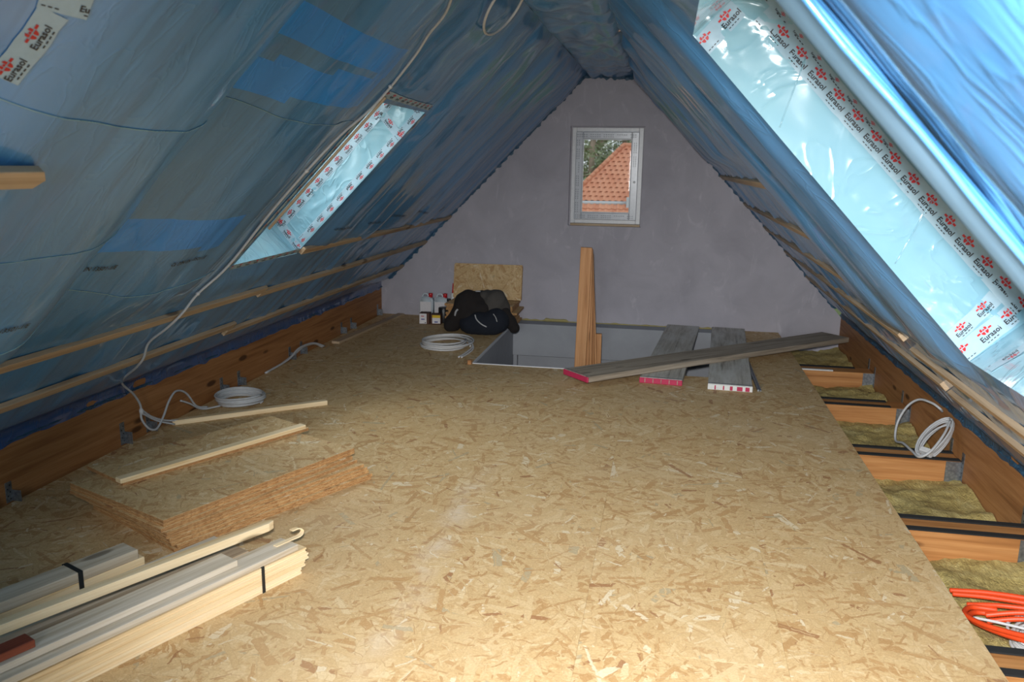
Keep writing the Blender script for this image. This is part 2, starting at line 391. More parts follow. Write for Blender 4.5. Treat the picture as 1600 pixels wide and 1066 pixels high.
SL = Slope(-.84, 2.49, 1.02, -1, 2.93, [-2.5, -1.2, 0, 1.25, 2.63, 4.0, 4.9, 5.5, 6.2, 6.95, 7.7, 8.5],
           [(.05, 'p'), (.05, 'p'), (.05, 'p'), (.17, 'edge'), (.05, 'soft'), (.03, 'p'), (.035, 'edge'), (.035, 'p'), (.03, 'edge'), (.035, 'p'), (.02, 'p')],
           HL, lambda t, Y: (1-.9*sm(1.85, 2.15, t)) if Y > 4.6 else (1-.9*sm(2.0, 2.35, t)), lambda t, Y: .45+.4*sm(4.8, 6, Y)+.5*sm(1.9, 2.6, t), -2.99, .28)
SR = Slope(-.353, 2.471, 1.08, 1, 2.98, [-2.5, -1.0, .2, 1.47, 3.0, 3.75, 4.5, 5.4, 6.3, 7.2, 8.0, 8.5],
           [(.05, 'p'), (.05, 'p'), (.06, 'soft'), (.03, 'p'), (.05, 'p'), (.05, 'edge'), (.05, 'p'), (.06, 'edge'), (.05, 'p'), (.05, 'edge'), (.03, 'p')],
           HR, lambda t, Y: (1-.95*sm(1.0, 1.2, t)) if Y > 4.35 else (1-.9*sm(2.05, 2.25, t)), lambda t, Y: .4+1.0*sm(4.5, 6.0, Y), 1.74, .18)
def slope_mesh(name, S, ykeys, skeys, bare):
    ys = seg(ykeys, .028); ss = seg(skeys, .035); v = []; f = []; fm = []
    for t in ss:
        for y in ys: v.append(S.pt(t, y))
    ny = len(ys); h = S.hole
    for i in range(len(ss)-1):
        tc = (ss[i]+ss[i+1])/2
        for j in range(ny-1):
            yc = (ys[j]+ys[j+1])/2
            if h[0] < yc < h[1] and h[2] < tc < h[3]: continue
            f.append((i*ny+j, i*ny+j+1, (i+1)*ny+j+1, (i+1)*ny+j)); fm.append(int(bare(tc, yc)))
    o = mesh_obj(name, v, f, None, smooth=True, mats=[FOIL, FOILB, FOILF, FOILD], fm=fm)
    return o
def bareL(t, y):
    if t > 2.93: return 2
    e = 2.64+.02*nz(t*3, 0)
    if e < y < 3.82 and SL.sx(-1.195)-.07*(y-2.65)/1.2*0 < t < SL.sx(-1.30)+.02*(y-2.6): return True
    if e < y < 3.80 and SL.sx(-1.375)-.09*(y-2.65) < t < SL.sx(-1.47)-.03*(y-2.65): return True
    if e < y < 3.55 and SL.sx(-1.925) < t < SL.sx(-2.03)+.05*(y-2.65): return True
    return False
def bareR(t, y): return 3 if t > 2.98 else 0
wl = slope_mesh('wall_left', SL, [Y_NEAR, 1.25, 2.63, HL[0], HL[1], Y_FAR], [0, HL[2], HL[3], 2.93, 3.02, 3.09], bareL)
tag(wl, 'left roof slope lined with blue vapour barrier foil', kind='structure')
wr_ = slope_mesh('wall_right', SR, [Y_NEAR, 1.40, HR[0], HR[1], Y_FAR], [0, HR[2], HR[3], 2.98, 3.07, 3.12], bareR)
tag(wr_, 'right roof slope lined with blue vapour barrier foil', kind='structure')
# flat strip under the ridge
v = []; f = []; ys = seg([Y_NEAR, Y_FAR], .04); xs = seg([-.86, -.335], .035)
for x in xs:
    for y in ys:
        e = sm(-.86, -.78, x)*sm(-.335, -.42, x)
        v.append((x, y, 2.482+.02*(1-e)-.035*e*(.4+.6*abs(nz(y*1.3, 2)))-.07*abs(nz(x*5+y*2.2, y*1.3-x*3, 4))*e-.02*nz(x*11, y*6, 8)*e))
for i in range(len(xs)-1):
    for j in range(len(ys)-1): f.append((i*len(ys)+j, (i+1)*len(ys)+j, (i+1)*len(ys)+j+1, i*len(ys)+j+1))
cl = mesh_obj('ceiling', v, f, FOIL, smooth=True); tag(cl, 'flat foil covered strip of ceiling below the ridge', kind='structure')
# opaque roof build-up outside the foil, with the skylight openings left free
def roof_shell(parent, S, off=-.30):
    ys = [Y_NEAR-.15, S.hole[0]-.04, S.hole[1]+.04, Y_FAR+.15]; ss = [-.55, S.hole[2]-.04, S.hole[3]+.04, S.send+.35]
    bs = []
    for i in range(3):
        for j in range(3):
            if i == 1 and j == 1: continue
            bs.append((ss[i], ss[i+1], ys[j], ys[j+1], -.30, -.16))
    M = Matrix((S.d, Vector((0, 1, 0)), S.n)).transposed().to_4x4(); M.translation = S.T
    if S.d.cross(Vector((0, 1, 0))).dot(S.n) < 0: pass
    return boxes('roof_panel', bs, GLULAM, parent, M, bev=0)
roof_shell(wl, SL); roof_shell(wr_, SR)

# ------------------------------------------------------------------ printed adhesive tape
def text_mesh(s, bold=.02):
    cu = bpy.data.curves.new('t', 'FONT'); cu.body = s; cu.size = 1; cu.offset = bold; cu.resolution_u = 2
    o = bpy.data.objects.new('t', cu); C.objects.link(o)
    dg = bpy.context.evaluated_depsgraph_get(); me = bpy.data.meshes.new_from_object(o.evaluated_get(dg))
    vs_ = [(p.co.x, p.co.y) for p in me.vertices]; fs = [tuple(p.vertices) for p in me.polygons]
    bpy.data.objects.remove(o); bpy.data.curves.remove(cu); bpy.data.meshes.remove(me)
    w_ = max(p[0] for p in vs_)
    return vs_, fs, w_
T_EUR = text_mesh('Eurasol', .025); T_DIN = text_mesh('CE DIN EN 13501-1/E', .015)
def emblem():
    vs_, fs = [], []
    def poly(ps): b = len(vs_); vs_.extend(ps); fs.append(tuple(range(b, b+len(ps))))
    def rect(a, b, c, d): poly([(a, c), (b, c), (b, d), (a, d)])
    rect(-1.0, -.56, -.12, .12); rect(.56, 1.0, -.12, .12)                    # side bars
    n = 8; ar = [(.5*math.cos(math.pi+math.pi*i/n), -.06+.5*math.sin(math.pi+math.pi*i/n)) for i in range(n+1)]
    k = [p for p in ar if p[0] <= -.06]; poly([(-.5, -.06)]+k[1:]+[(-.06, -.42), (-.06, -.06)])
    k = [p for p in ar if p[0] >= .06]; poly([(.06, -.06), (.06, -.42)]+k+[])
    poly([(-.46, .05), (-.16, .05), (-.2, .5), (-.46, .36)])                   # crown of the emblem
    poly([(-.12, .05), (.12, .05), (.12, .34), (0, .22), (-.12, .34)])
    poly([(.16, .05), (.46, .05), (.46, .36), (.2, .5)])
    return vs_, fs
EMB = emblem()
def tape(parent, fn, L, wd=.06, text=True, flip=False, phase=0.0, name='printed_tape'):
    """fn(u, v, off) -> world point, u along the tape 0..L, v across 0..wd"""
    n = max(2, int(L/.03)); v = []; f = []
    for i in range(n+1):
        for j in range(4): v.append(fn(L*i/n, wd*j/3+.003*nz(i*.9, j, phase*9+L), .0012))
    for i in range(n):
        for j in range(3): f.append((i*4+j, i*4+j+1, (i+1)*4+j+1, (i+1)*4+j))
    t = mesh_obj(name, v, f, TAPE, parent, smooth=True)
    bv, bf, rv, rf = [], [], [], []
    def emit(V, F, vv, ff, u0, v0, sc):
        if u0 < 0 or u0 > L: return
        b = len(vv)
        for x, y in V:
            uu = max(0, min(L, u0+x*sc)); q = max(0, min(wd, v0+y*sc))
            vv.append(fn(uu if not flip else L-uu, q if not flip else wd-q, .0024))
        ff.extend(tuple(b+i for i in F_) for F_ in F)
    per = .092; u = phase*per-.05
    while u < L:
        emit(EMB[0], EMB[1], rv, rf, u+.03, wd*.70, min(.027, wd*.40))
        if text: emit(T_EUR[0], T_EUR[1], bv, bf, u, wd*.27, min(.0255, wd*.36))
        for k in range(4):
            emit([(0, 0), (.9, 0), (.9, .35), (0, .35)], [(0, 1, 2, 3)], bv, bf, u+.012+k*.012, wd*.12, .0085)
        u += per
    if bv: mesh_obj('black_print', bv, bf, INKB, t)
    if rv: mesh_obj('red_emblem_print', rv, rf, INKR, t)
    return t

# ------------------------------------------------------------------ skylights
def reveal_fn(S, org_s, org_y, du, dv, amp, seed):
    """returns a surface point function; du, dv are (ds, dY, ddepth) unit steps"""
    nrm = Vector(du).cross(Vector(dv))
    M = lambda t, y, dpt: Vector((0, y, 0))+S.T+S.d*t-S.n*dpt
    def fn(a, b, off=0.0, wrinkle=True):
        t = org_s+du[0]*a+dv[0]*b; y = org_y+du[1]*a+dv[1]*b; dp = du[2]*a+dv[2]*b
        return t, y, dp
    return fn
def skylight(name, S, depth, label):
    h = S.hole; ctr = S.T+S.d*((h[2]+h[3])/2)
    root = empty(name, (ctr.x, (h[0]+h[1])/2, ctr.z)); tag(root, label, kind='structure')
    def P(t, y, dp): q = S.T+S.d*t-S.n*dp; return Vector((q.x, y, q.z))
    def wrk(a, b, L, D, sd):
        e = sm(0, .07, a)*sm(L, L-.07, a)*sm(0, .05, b)*sm(D, D-.03, b)
        r1 = max(0, .10-abs(nz(a*5.2+b*4.0, b*9.5-a*2.2, sd)))*.07*sm(-.1, .35, nz(a*3.3, b*4, sd+9))
        return e*(.014*nz(a*2.4, b*5, sd+3)+.005*nz(a*9, b*11, sd+5)+r1)
    Ls, Ly = h[3]-h[2], h[1]-h[0]
    ys_far, ys_near = h[1], h[0]
    fns = {
        'far': (Ls, depth, lambda a, b, o=0: P(h[2]+a, ys_far-wrk(a, b, Ls, depth, 11)-o, b)),
        'near': (Ls, depth, lambda a, b, o=0: P(h[2]+a, ys_near+wrk(a, b, Ls, depth, 17)+o, b)),
        'top': (Ly, depth, lambda a, b, o=0: P(h[2]+wrk(a, b, Ly, depth, 23)+o, ys_near+a, b)),
        'sill': (Ly, depth, lambda a, b, o=0: P(h[3]-wrk(a, b, Ly, depth, 29)-o, ys_near+a, b)),
    }
    for k, (LL, DD, fn) in fns.items():
        na, nb = int(LL/.018), int(DD/.014)
        v = [fn(LL*i/na, DD*j/nb) for i in range(na+1) for j in range(nb+1)]
        f = [(i*(nb+1)+j, i*(nb+1)+j+1, (i+1)*(nb+1)+j+1, (i+1)*(nb+1)+j) for i in range(na) for j in range(nb)]
        o = mesh_obj('shaft_lining', v, f, FOILL, root, smooth=True)
    # wooden frame and pane at the outer end of the shaft
    M = Matrix((S.d, Vector((0, 1, 0)), -S.n)).transposed().to_4x4(); M.translation = S.T
    a0, a1, b0, b1 = h[2], h[3], h[0], h[1]; fwid = .055
    fr = boxes('frame', [(a0, a1, b0, b0+fwid, depth-.03, depth+.05), (a0, a1, b1-fwid, b1, depth-.0, depth+.05), (a0, a0+fwid, b0+fwid, b1-fwid, depth-.0, depth+.05), (a1-fwid, a1, b0+fwid, b1-fwid, depth, depth+.05)], BATTEN, root, M, .003)
    box('pane', (a0+fwid, a1-fwid, b0+fwid, b1-fwid, depth+.02, depth+.026), GLASS, root, M, 0)
    return root, fns, P
w2, F2, P2 = skylight('window_2', SL, .30, 'skylight shaft in the left slope lined with pale foil')
w3, F3, P3 = skylight('window_3', SR, .26, 'large skylight shaft in the right slope lined with pale foil')
def sub(fnrec, a0, b0, ua, ub):
    """tape frame on a lining: origin (a0,b0), direction (ua,ub) in the lining's own plane"""
    L_, D_, fn = fnrec; l = math.hypot(ua, ub); ua, ub = ua/l, ub/l
    def g(u, v, off): 
        a = a0+ua*u-ub*v; b = b0+ub*u+ua*v
        return fn(max(0, min(L_, a)), max(0, min(D_, b)), off)
    return g
# right shaft: along the outer edge, across the upper end, across the lower end
tape(w3, sub(F3['far'], .10, .165, 1, .022), 1.30, .072, phase=.2)
tape(w3, sub(F3['far'], .02, .235, 1, -.012), .70, .024, phase=.6)
tape(w3, sub(F3['far'], .085, .0, -.10, 1), .165, .072, phase=.5)
tape(w3, sub(F3['far'], 1.44, .0, -.06, 1), .20, .072, phase=.3)
tape(w3, sub(F3['far'], 1.37, .0, -.16, 1), .20, .055, phase=.8)
tape(w3, sub(F3['sill'], 1.345, .01, .03, 1), .22, .05, phase=.1)
for a0, a1, b1 in ((.42, .30, .20), (1.02, .93, .21)):
    v_, f_ = tubedata([F3['far'][2](a0+(a1-a0)*i/12, .02+b1*i/12, .001) for i in range(13)], .0025, 5); mesh_obj('foil_seam', v_, f_, FOILL, w3, smooth=True)
# left shaft
tape(w2, sub(F2['far'], .02, .0, 1, .01), 1.10, .045, phase=.4, flip=True)
tape(w2, sub(F2['far'], .04, .165, 1, .0), 1.10, .055, phase=.1)
tape(w2, sub(F2['far'], .24, .0, -.12, 1), .20, .055, phase=.5)
tape(w2, sub(F2['far'], .055, .0, -.2, 1), .16, .035, phase=.9)
tape(w2, sub(F2['far'], 1.19, .0, -.12, 1), .24, .055, phase=.6)
def on_slope(S, t0, y0, dt, dy, vt=1):
    l = math.hypot(dt, dy); dt, dy = dt/l, dy/l
    return lambda u, v, off: S.pt(t0+dt*u-dy*v*vt, y0+dy*u+dt*v*vt, off+.002)
tape(wl, on_slope(SL, HL[2]-.035, HL[0]-.01, .02, 1), .84, .045, phase=.3)
tape(wl, on_slope(SL, HL[2]+.01, HL[1]+.004, .9, -.05), .16, .04, phase=.3)
tape(wl, on_slope(SL, 2.04, HL[0]-.02, -.02, 1), .86, .04, phase=.3)
tape(wl, on_slope(SL, HL[3]-.02, HL[0]-.035, -1, .01), 1.1, .03, phase=.7)
tape(wl, on_slope(SL, .905, 1.625, -1, .03), .185, .058, phase=.55)
tape(wl, on_slope(SL, .725, 1.57, -.25, 1), .095, .058, phase=.35)
# certification print along the left foil
def slope_text(S, t0, y0, size, parent, tm):
    V, F, wdt = tm
    mesh_obj('foil_print', [S.pt(t0-y*size+.012*nz(y0+x*size*4, 3), y0+x*size, .004) for x, y in V], F, INKB, parent)
for y0 in (1.99, 2.60, 3.21, 5.05, 5.66, 6.27, 6.88, 7.5):
    slope_text(SL, 1.815, y0, .031, wl, T_DIN)
# overlap seams in the foil
def seam(S, pts, parent, r=.0022):
    P = catmull([(a, b, 0) for a, b in pts], 14)
    v_, f_ = tubedata([S.pt(p.x, p.y, .002) for p in P], r, 5)
    mesh_obj('foil_seam', v_, f_, FOILL, parent, smooth=True)
seam(SL, [(.955, .9), (.952, 1.73), (.968, 2.07), (.972, 2.54), (.945, 2.67), (.948, 2.76), (.973, 3.24), (.968, 3.95)], wl)
seam(SL, [(1.95, 1.6), (1.945, 2.41), (1.92, 2.67), (1.93, 2.78), (2.0, 3.16), (1.995, 3.82)], wl)
seam(SL, [(1.45, 1.2), (1.47, 2.2), (1.44, 2.6)], wl, .0015)

# near edge of the right skylight: taut foil lip over the rafter edge
v = []; f = []; ns = 60; prof = [(1.640, .03), (1.636, .0), (1.630, -.008), (1.60, -.011), (1.56, -.012), (1.52, -.010), (1.502, -.004), (1.496, .03)]
for i in range(ns+1):
    t = .05+2.3*i/ns
    for y, d_ in prof:
        q = SR.T+SR.d*t-SR.n*d_; v.append((q.x, y+.006*nz(t*2, 1), q.z))
k = len(prof)
for i in range(ns):
    for j in range(k-1): f.append((i*k+j, i*k+j+1, (i+1)*k+j+1, (i+1)*k+j))
mesh_obj('foil_lip', v, f, FLAP, w3, smooth=True)
# crumpled fold of the next foil sheet beside that lip
for q in range(3):
    v = []
    pts = [SR.T+SR.d*(.05+2.3*i/40)+SR.n*(.010+.010*q+.006*nz(i*.3, q)) for i in range(41)]
    v_, f_ = tubedata([Vector((p.x, 1.415-.03*q+.012*nz(i*.11, q*5), p.z)) for i, p in enumerate(pts)], .008-.001*q, 6)
    mesh_obj('foil_fold', v_, f_, FOIL, w3, smooth=True)

# ------------------------------------------------------------------ gable walls
def gable(name, Y, thick, label, hole):
    out = [(-3.3, -.3), (2.0, -.3), (2.0, -.12), (-.33, 2.56), (-.86, 2.60), (-3.3, .1)]
    hx0, hx1, hz0, hz1 = hole; hl = [(hx0, hz0), (hx0, hz1), (hx1, hz1), (hx1, hz0)]
    v = [(x, Y, z) for x, z in out+hl]+[(x, Y+thick, z) for x, z in out+hl]; n = len(out)
    tri = tessellate_polygon([[Vector((x, z, 0)) for x, z in out], [Vector((x, z, 0)) for x, z in hl]])
    f = [tuple(t) for t in tri]+[tuple(i+n+4 for i in reversed(t)) for t in tri]
    for a in range(4):
        b = (a+1) % 4; f.append((n+a, n+b, 2*n+4+b, 2*n+4+a))
    for a in range(n):
        b = (a+1) % n; f.append((a, b, n+4+b, n+4+a))
    bm = bmesh.new(); vv = [bm.verts.new(p) for p in v]
    for q in f: bm.faces.new([vv[i] for i in q])
    bmesh.ops.recalc_face_normals(bm, faces=bm.faces[:])
    o = bm_obj(name, bm, PLASTER); tag(o, label, kind='structure'); return o
WH = (-.985, -.250, 1.005, 1.99)
wb = gable('wall_back', 8.5, .24, 'grey plastered gable wall with a small window', WH)
gable('wall_front', -2.5, -.24, 'grey plastered gable wall behind the viewer', (-.95, -.25, 1.0, 2.0))
# window_1 in the far gable
w1 = empty('window_1', (-.617, 8.53, 1.005)); tag(w1, 'small white window with printed protective film in the gable', kind='structure')
def ring(x0, x1, z0, z1, wd, ya, yb): return [(x0, x0+wd, ya, yb, z0, z1), (x1-wd, x1, ya, yb, z0, z1), (x0+wd, x1-wd, ya, yb, z1-wd, z1), (x0+wd, x1-wd, ya, yb, z0, z0+wd)]
boxes('mounting_foam', ring(-.985, -.25, 1.005, 1.99, .05, 8.56, 8.66), PLASTER, w1, bev=0)
boxes('outer_frame', ring(-.970, -.262, 1.030, 1.978, .045, 8.535, 8.60), PVC, w1, bev=.004)
sa = boxes('sash', ring(-.930, -.302, 1.068, 1.938, .072, 8.515, 8.585), FILM, w1, bev=.006)
boxes('glazing_bead', ring(-.862, -.370, 1.137, 1.868, .010, 8.522, 8.57), PVC, w1, bev=.002)
box('pane', (-.858, -.374, 8.550, 8.556, 1.141, 1.864), GLASS, w1, bev=0)
# print on the film: rows of short dashes around the sash
db = []
for x0, x1, z0, z1, hor in [(-.92, -.31, 1.885, 1.92, 1), (-.92, -.31, 1.088, 1.12, 1), (-.918, -.885, 1.14, 1.87, 0), (-.352, -.318, 1.6, 1.87, 0)]:
    for row in range(2):
        a = 0; Lg = (x1-x0) if hor else (z1-z0)
        while a < Lg-.02:
            if (int(a/.13)) % 4 != 3 or row:
                if a % .13 < .10:
                    if hor: db.append((x0+a, x0+a+.014, 8.5135, 8.5155, z0+row*.02, z0+row*.02+.006))
                    else: db.append((x0+row*.02, x0+row*.02+.006, 8.5135, 8.5155, z0+a, z0+a+.014))
            a += .022
boxes('film_print', db, INKG, sa, bev=0)
lathe('handle_boss', [(.012, 0), (.012, .004), (.009, .006)], PVC, sa, Matrix.Translation((-.335, 8.515, 1.45)) @ Matrix.Rotation(math.radians(90), 4, 'X'), 14)
boxes('sill_shim', [(-.965, -.262, 8.515, 8.60, 1.006, 1.029)], BATTEN, w1)
# added_window_4 is unseen, added behind the viewer for light and reflections
w4 = empty('added_window_4', (-.6, -2.55, 1.0)); tag(w4, 'unseen white window added in the gable behind the viewer for light', kind='structure')
boxes('outer_frame', ring(-.95, -.25, 1.0, 2.0, .06, -2.60, -2.54), PVC, w4, bev=.004)
box('pane', (-.89, -.31, -2.572, -2.566, 1.06, 1.94), GLASS, w4, bev=0)

# ragged foil edge along the gable, and along the tops of the knee boards
def ragged(name, path, wdir, wd, mat, label, depth=(0, -1, 0), r=.02, parent=None):
    v = []; f = []; n = len(path); dv = Vector(depth)
    for i, p in enumerate(path):
        for j in range(5):
            q = j/4; ww = wd*(1+.55*nz(i*.45, 3, j))
            v.append(Vector(p)+Vector(wdir)*ww*q+dv*(r*(.6+.9*nz(i*.7, j*1.7, 5)))*math.sin(math.pi*min(1, q*1.2)))
    for i in range(n-1):
        for j in range(4): f.append((i*5+j, i*5+j+1, (i+1)*5+j+1, (i+1)*5+j))
    o = mesh_obj(name, v, f, mat, parent)
    if label: tag(o, label, kind='structure')
    return o
pl = [Vector((SL.T+SL.d*(2.95*i/150)).to_tuple()) for i in range(151)]
ragged('trim_1', [(p.x-.02, 8.488, p.z+.02) for p in pl], Vector((.7, 0, -.71)), .050, FOILD, 'crumpled foil edge along the left verge of the gable')
pr = [Vector((SR.T+SR.d*(3.0*i/150)).to_tuple()) for i in range(151)]
ragged('trim_2', [(p.x+.02, 8.488, p.z+.02) for p in pr], Vector((-.73, 0, -.68)), .050, FOILD, 'crumpled foil edge along the right verge of the gable')
ragged('trim_3', [(-.86+.53*i/30, 8.488, 2.495-.02*i/30) for i in range(31)], Vector((0, 0, -1)), .05, FOILD, 'crumpled foil edge above the gable under the ridge')
ragged('trim_4', [(-2.988, Y_NEAR+11*i/420, .300) for i in range(421)], Vector((0, 0, -1)), .018, FOILD, 'ragged foil edge glued along the left knee board', (1, 0, 0), .012)
ragged('trim_5', [(1.738, Y_NEAR+11*i/420, .215) for i in range(421)], Vector((0, 0, -1)), .030, FOILD, 'ragged foil edge glued along the right knee board', (-1, 0, 0), .014)

# ------------------------------------------------------------------ knee boards
def lenbox(name, p0, L, b, mat, parent=None, xd=(0, 1, 0), upv=(0, 0, 1), bev=.003):
    return box(name, (0, L)+b, mat, parent, frame(p0, xd, upv), bev)
bl = lenbox('baseboard_left', (-2.99, Y_NEAR, 0), 11, (0, .08, -.22, .335), GLULAM); tag(bl, 'long brown timber knee board along the left slope', kind='structure')
br = lenbox('baseboard_right', (1.74, Y_NEAR, 0), 11, (-.08, 0, -.24, .235), GLULAM); tag(br, 'long brown timber knee board along the right slope', kind='structure')
def hanger(parent, x, y, z0, z1, sgn, yside):
    """flange on the board face plus a folded wing; nail holes as small dots"""
    o = boxes('joist_hanger', [(min(x, x+sgn*.003), max(x, x+sgn*.003), y-.020, y+.020, z0, z1), (min(x, x+sgn*.05), max(x, x+sgn*.05), y+yside*.019-.0015, y+yside*.019+.0015, z0, z0+(z1-z0)*.55)], ZINC, parent, bev=.0007)
    bs = []
    for k in range(5):
        zz = z0+(z1-z0)*(.15+.17*k); yy = y+(-.008 if k % 2 else .006)
        xa = x+sgn*.003; bs.append((min(xa, xa+sgn*.001), max(xa, xa+sgn*.001), yy-.003, yy+.003, zz-.003, zz+.003))
    tag(boxes('nail_holes', bs, BLACKP, o, bev=0), kind='stuff')
for y, h in [(3.02, .12), (3.20, .10), (4.05, .13), (4.29, .11), (5.14, .12), (5.38, .11), (6.22, .11), (6.44, .11), (7.34, .11), (7.59, .11), (8.36, .12)]:
    hanger(bl, -2.99, y, 0.0, h, 1, 1)

# ------------------------------------------------------------------ floor
HOLE = (-1.5, .735, 6.47, 8.52); HOLES = (-1.56, .80, 6.40, 8.60)
fl_ = empty('floor', (-.9, 3, 0)); tag(fl_, 'strand board floor with a stair opening', kind='structure')
def minus(rect, h):
    x0, x1, y0, y1 = rect
    if h[0] >= x1 or h[1] <= x0 or h[2] >= y1 or h[3] <= y0: return [rect]
    out = []
    if x0 < h[0]: out.append((x0, h[0], y0, y1))
    if x1 > h[1]: out.append((h[1], x1, y0, y1))
    a, b = max(x0, h[0]), min(x1, h[1])
    if y0 < h[2]: out.append((a, b, y0, h[2]))
    if y1 > h[3]: out.append((a, b, h[3], y1))
    return out
xe = [1.16, .47, -.22, -.91, -1.60, -2.29, -2.975]; st = [0, 1.1, .35, 1.55, .8, .2]
for i in range(6):
    y = Y_NEAR+.01-st[i]
    while y < 8.49:
        r = (xe[i+1]+.0002, xe[i]-.0002, max(y, Y_NEAR)+.0002, min(y+2.05, 8.495)-.0002); y += 2.05
        if r[3]-r[2] < .02: continue
        for q in minus(r, HOLE):
            if q[1]-q[0] > .02 and q[3]-q[2] > .02: box('osb_panel', q+(-.022, 0), OSBF, fl_, bev=.0004)
bs = [q+(-.26, -.235) for q in minus((-3.1, 1.9, Y_NEAR-.1, 8.55), HOLES)]+[q+(-.06, -.03) for q in minus((-3.0, 1.08, Y_NEAR-.1, 8.5), HOLES)]
boxes('subfloor_light_block', bs, BLACKP, fl_, bev=0)  # black sheets added under the floor to stop light leaking in
# joists and insulation bays along the right edge
jy = [(1.75, 'nearest'), (2.80, ''), (3.95, ''), (5.00, ''), (6.08, ''), (7.12, '')]
jlab = {2.80: 'floor joist with black strips below the orange conduits', 3.95: 'floor joist with two black strips between hanging coil and orange conduits',
        5.00: 'floor joist with black strips right below the hanging cable coil', 6.08: 'floor joist with black strips second from the gable',
        7.12: 'floor joist with a white strip nearest the gable', 1.75: 'floor joist at the nearest right floor edge'}
for y, _ in jy:
    j = empty('floor_joist', (1.1, y, -.22)); tag(j, jlab[y], 'joist', 'joists along the right floor edge')
    lenbox('beam', (1.0, y, -.22), .735, (-.09, .09, 0, .193), JOISTW, j, (1, 0, 0))
    for s_ in (-1, 1):
        if y == 7.12 and s_ == -1:
            box('sealing_strip', (1.16, 1.42, y-.092, y-.060, -.028, -.018), WHITE, j); continue
        x1 = 1.62 if y > 6 else 1.735
        yy = y+s_*.068
        box('sealing_strip', (1.10, x1, yy-.021, yy+.021, -.027, -.020), FELT, j, bev=.001)
    for s_ in (-1, 1):
        hanger(j, 1.74, y+s_*.105, -.14, .055 if s_ > 0 else .03, -1, -s_)
        box('joist_hanger', (1.655, 1.738, y+s_*.092-.0015, y+s_*.092+.0015, -.20, -.028), ZINC, j, bev=.0005)
bay = [(1.84, 2.71, 'yellow mineral wool in the bay below the floor cables'), (2.89, 3.86, 'yellow mineral wool in the bay under the orange conduits'), (4.04, 4.91, 'wide yellow mineral wool patch between the coil and the cable heap'),
       (5.09, 5.99, 'yellow mineral wool in the bay beyond the hanging coil'), (6.17, 7.03, 'yellow mineral wool in the second bay from the gable'), (7.21, 8.45, 'yellow mineral wool in the bay beside the gable')]
for a, b, lab in bay:
    v = []; f = []; nx, ny = 26, 30
    for i in range(nx+1):
        for k in range(ny+1):
            x = 1.02+.715*i/nx; y = a+(b-a)*k/ny
            z = -.150+.030*nz(x*4, y*4, 2)+.018*nz(x*11, y*11, 4)+.012*nz(x*25, y*25, 8)+.05*sm(1.6, 1.73, x)*(.5+nz(y*5, 1))
            v.append((x, y, z))
    for i in range(nx):
        for k in range(ny): f.append((i*(ny+1)+k, (i+1)*(ny+1)+k, (i+1)*(ny+1)+k+1, i*(ny+1)+k+1))
    b0 = len(v); v += [(1.02, a, -.23), (1.735, a, -.23), (1.735, b, -.23), (1.02, b, -.23)]
    f.append((b0, b0+3, b0+2, b0+1)); f.append(tuple([b0, b0+1]+[i*(ny+1) for i in range(nx, -1, -1)]))
    o = mesh_obj('insulation_batt', v, f, WOOL, smooth=True); tag(o, lab, 'insulation', 'insulation bays along the right floor edge')

# ------------------------------------------------------------------ stairwell
sw = empty('wall_stairwell', (-.4, 7.4, -2.7)); tag(sw, 'white lined stairwell below the floor opening', kind='structure')
box('side_lining', (-1.56, -1.5, 6.40, 8.50, -2.7, -.004), BOARDW, sw)
box('side_lining', (.735, .80, 6.40, 8.50, -2.7, -.024), BOARDW, sw)
box('front_lining', (-1.5, .735, 6.40, 6.462, -2.7, -.024), BOARDW, sw)
box('back_lining', (-1.5, .735, 8.30, 8.498, -.335, -.001), BOARDW, sw)
box('lower_back_lining', (-1.5, .735, 8.40, 8.498, -2.7, -.335), BOARDW, sw)
box('lower_corner_lining', (-1.5, -1.46, 8.33, 8.40, -2.7, -.335), BOARDW, sw)
box('lower_floor', (-1.6, .85, 6.3, 8.5, -2.75, -2.7), BOARDW, sw)
t6 = box('trim_6', (-1.5, -.1, 6.458, 6.476, -.02, .006), PVC); tag(t6, 'pale edge strip along the front of the stair opening', kind='structure')
t7 = boxes('trim_7', [(.722, .737, 6.12, 7.4, .0, .016), (.741, .752, 6.12, 7.4, .0, .012)], ZINC); tag(t7, 'metal edge profile along the right of the stair opening', kind='structure')
t9 = box('trim_9', (-1.512, -1.498, 6.47, 8.30, -.02, .004), PVC); tag(t9, 'pale edge strip along the left of the stair opening', kind='structure')
v = []; f = []                                             # bead of foam between gable and opening
n = 90
for i in range(n+1):
    x = -1.45+2.15*i/n; r = .012*(.5+1.2*abs(nz(i*.23, 1)))+(.012 if -1.2 < x < -.95 else 0)
    for a in range(5): v.append((x, 8.498-r*1.4*math.sin(math.pi*a/4*.9), r*1.5*math.cos(math.pi*a/4*.5)))
for i in range(n):
    for a in range(4): f.append((i*5+a, i*5+a+1, (i+1)*5+a+1, (i+1)*5+a))
o = mesh_obj('trim_8', v, f, FOAM, smooth=True); tag(o, 'yellowish foam bead at the foot of the gable', kind='structure')
box('trim_block', (-1.535, -1.505, 6.42, 6.47, 0, .035), LARCH).name = 'wood_block'
tag(bpy.data.objects['wood_block'], 'tiny orange wood block at the corner of the stair opening', 'block')

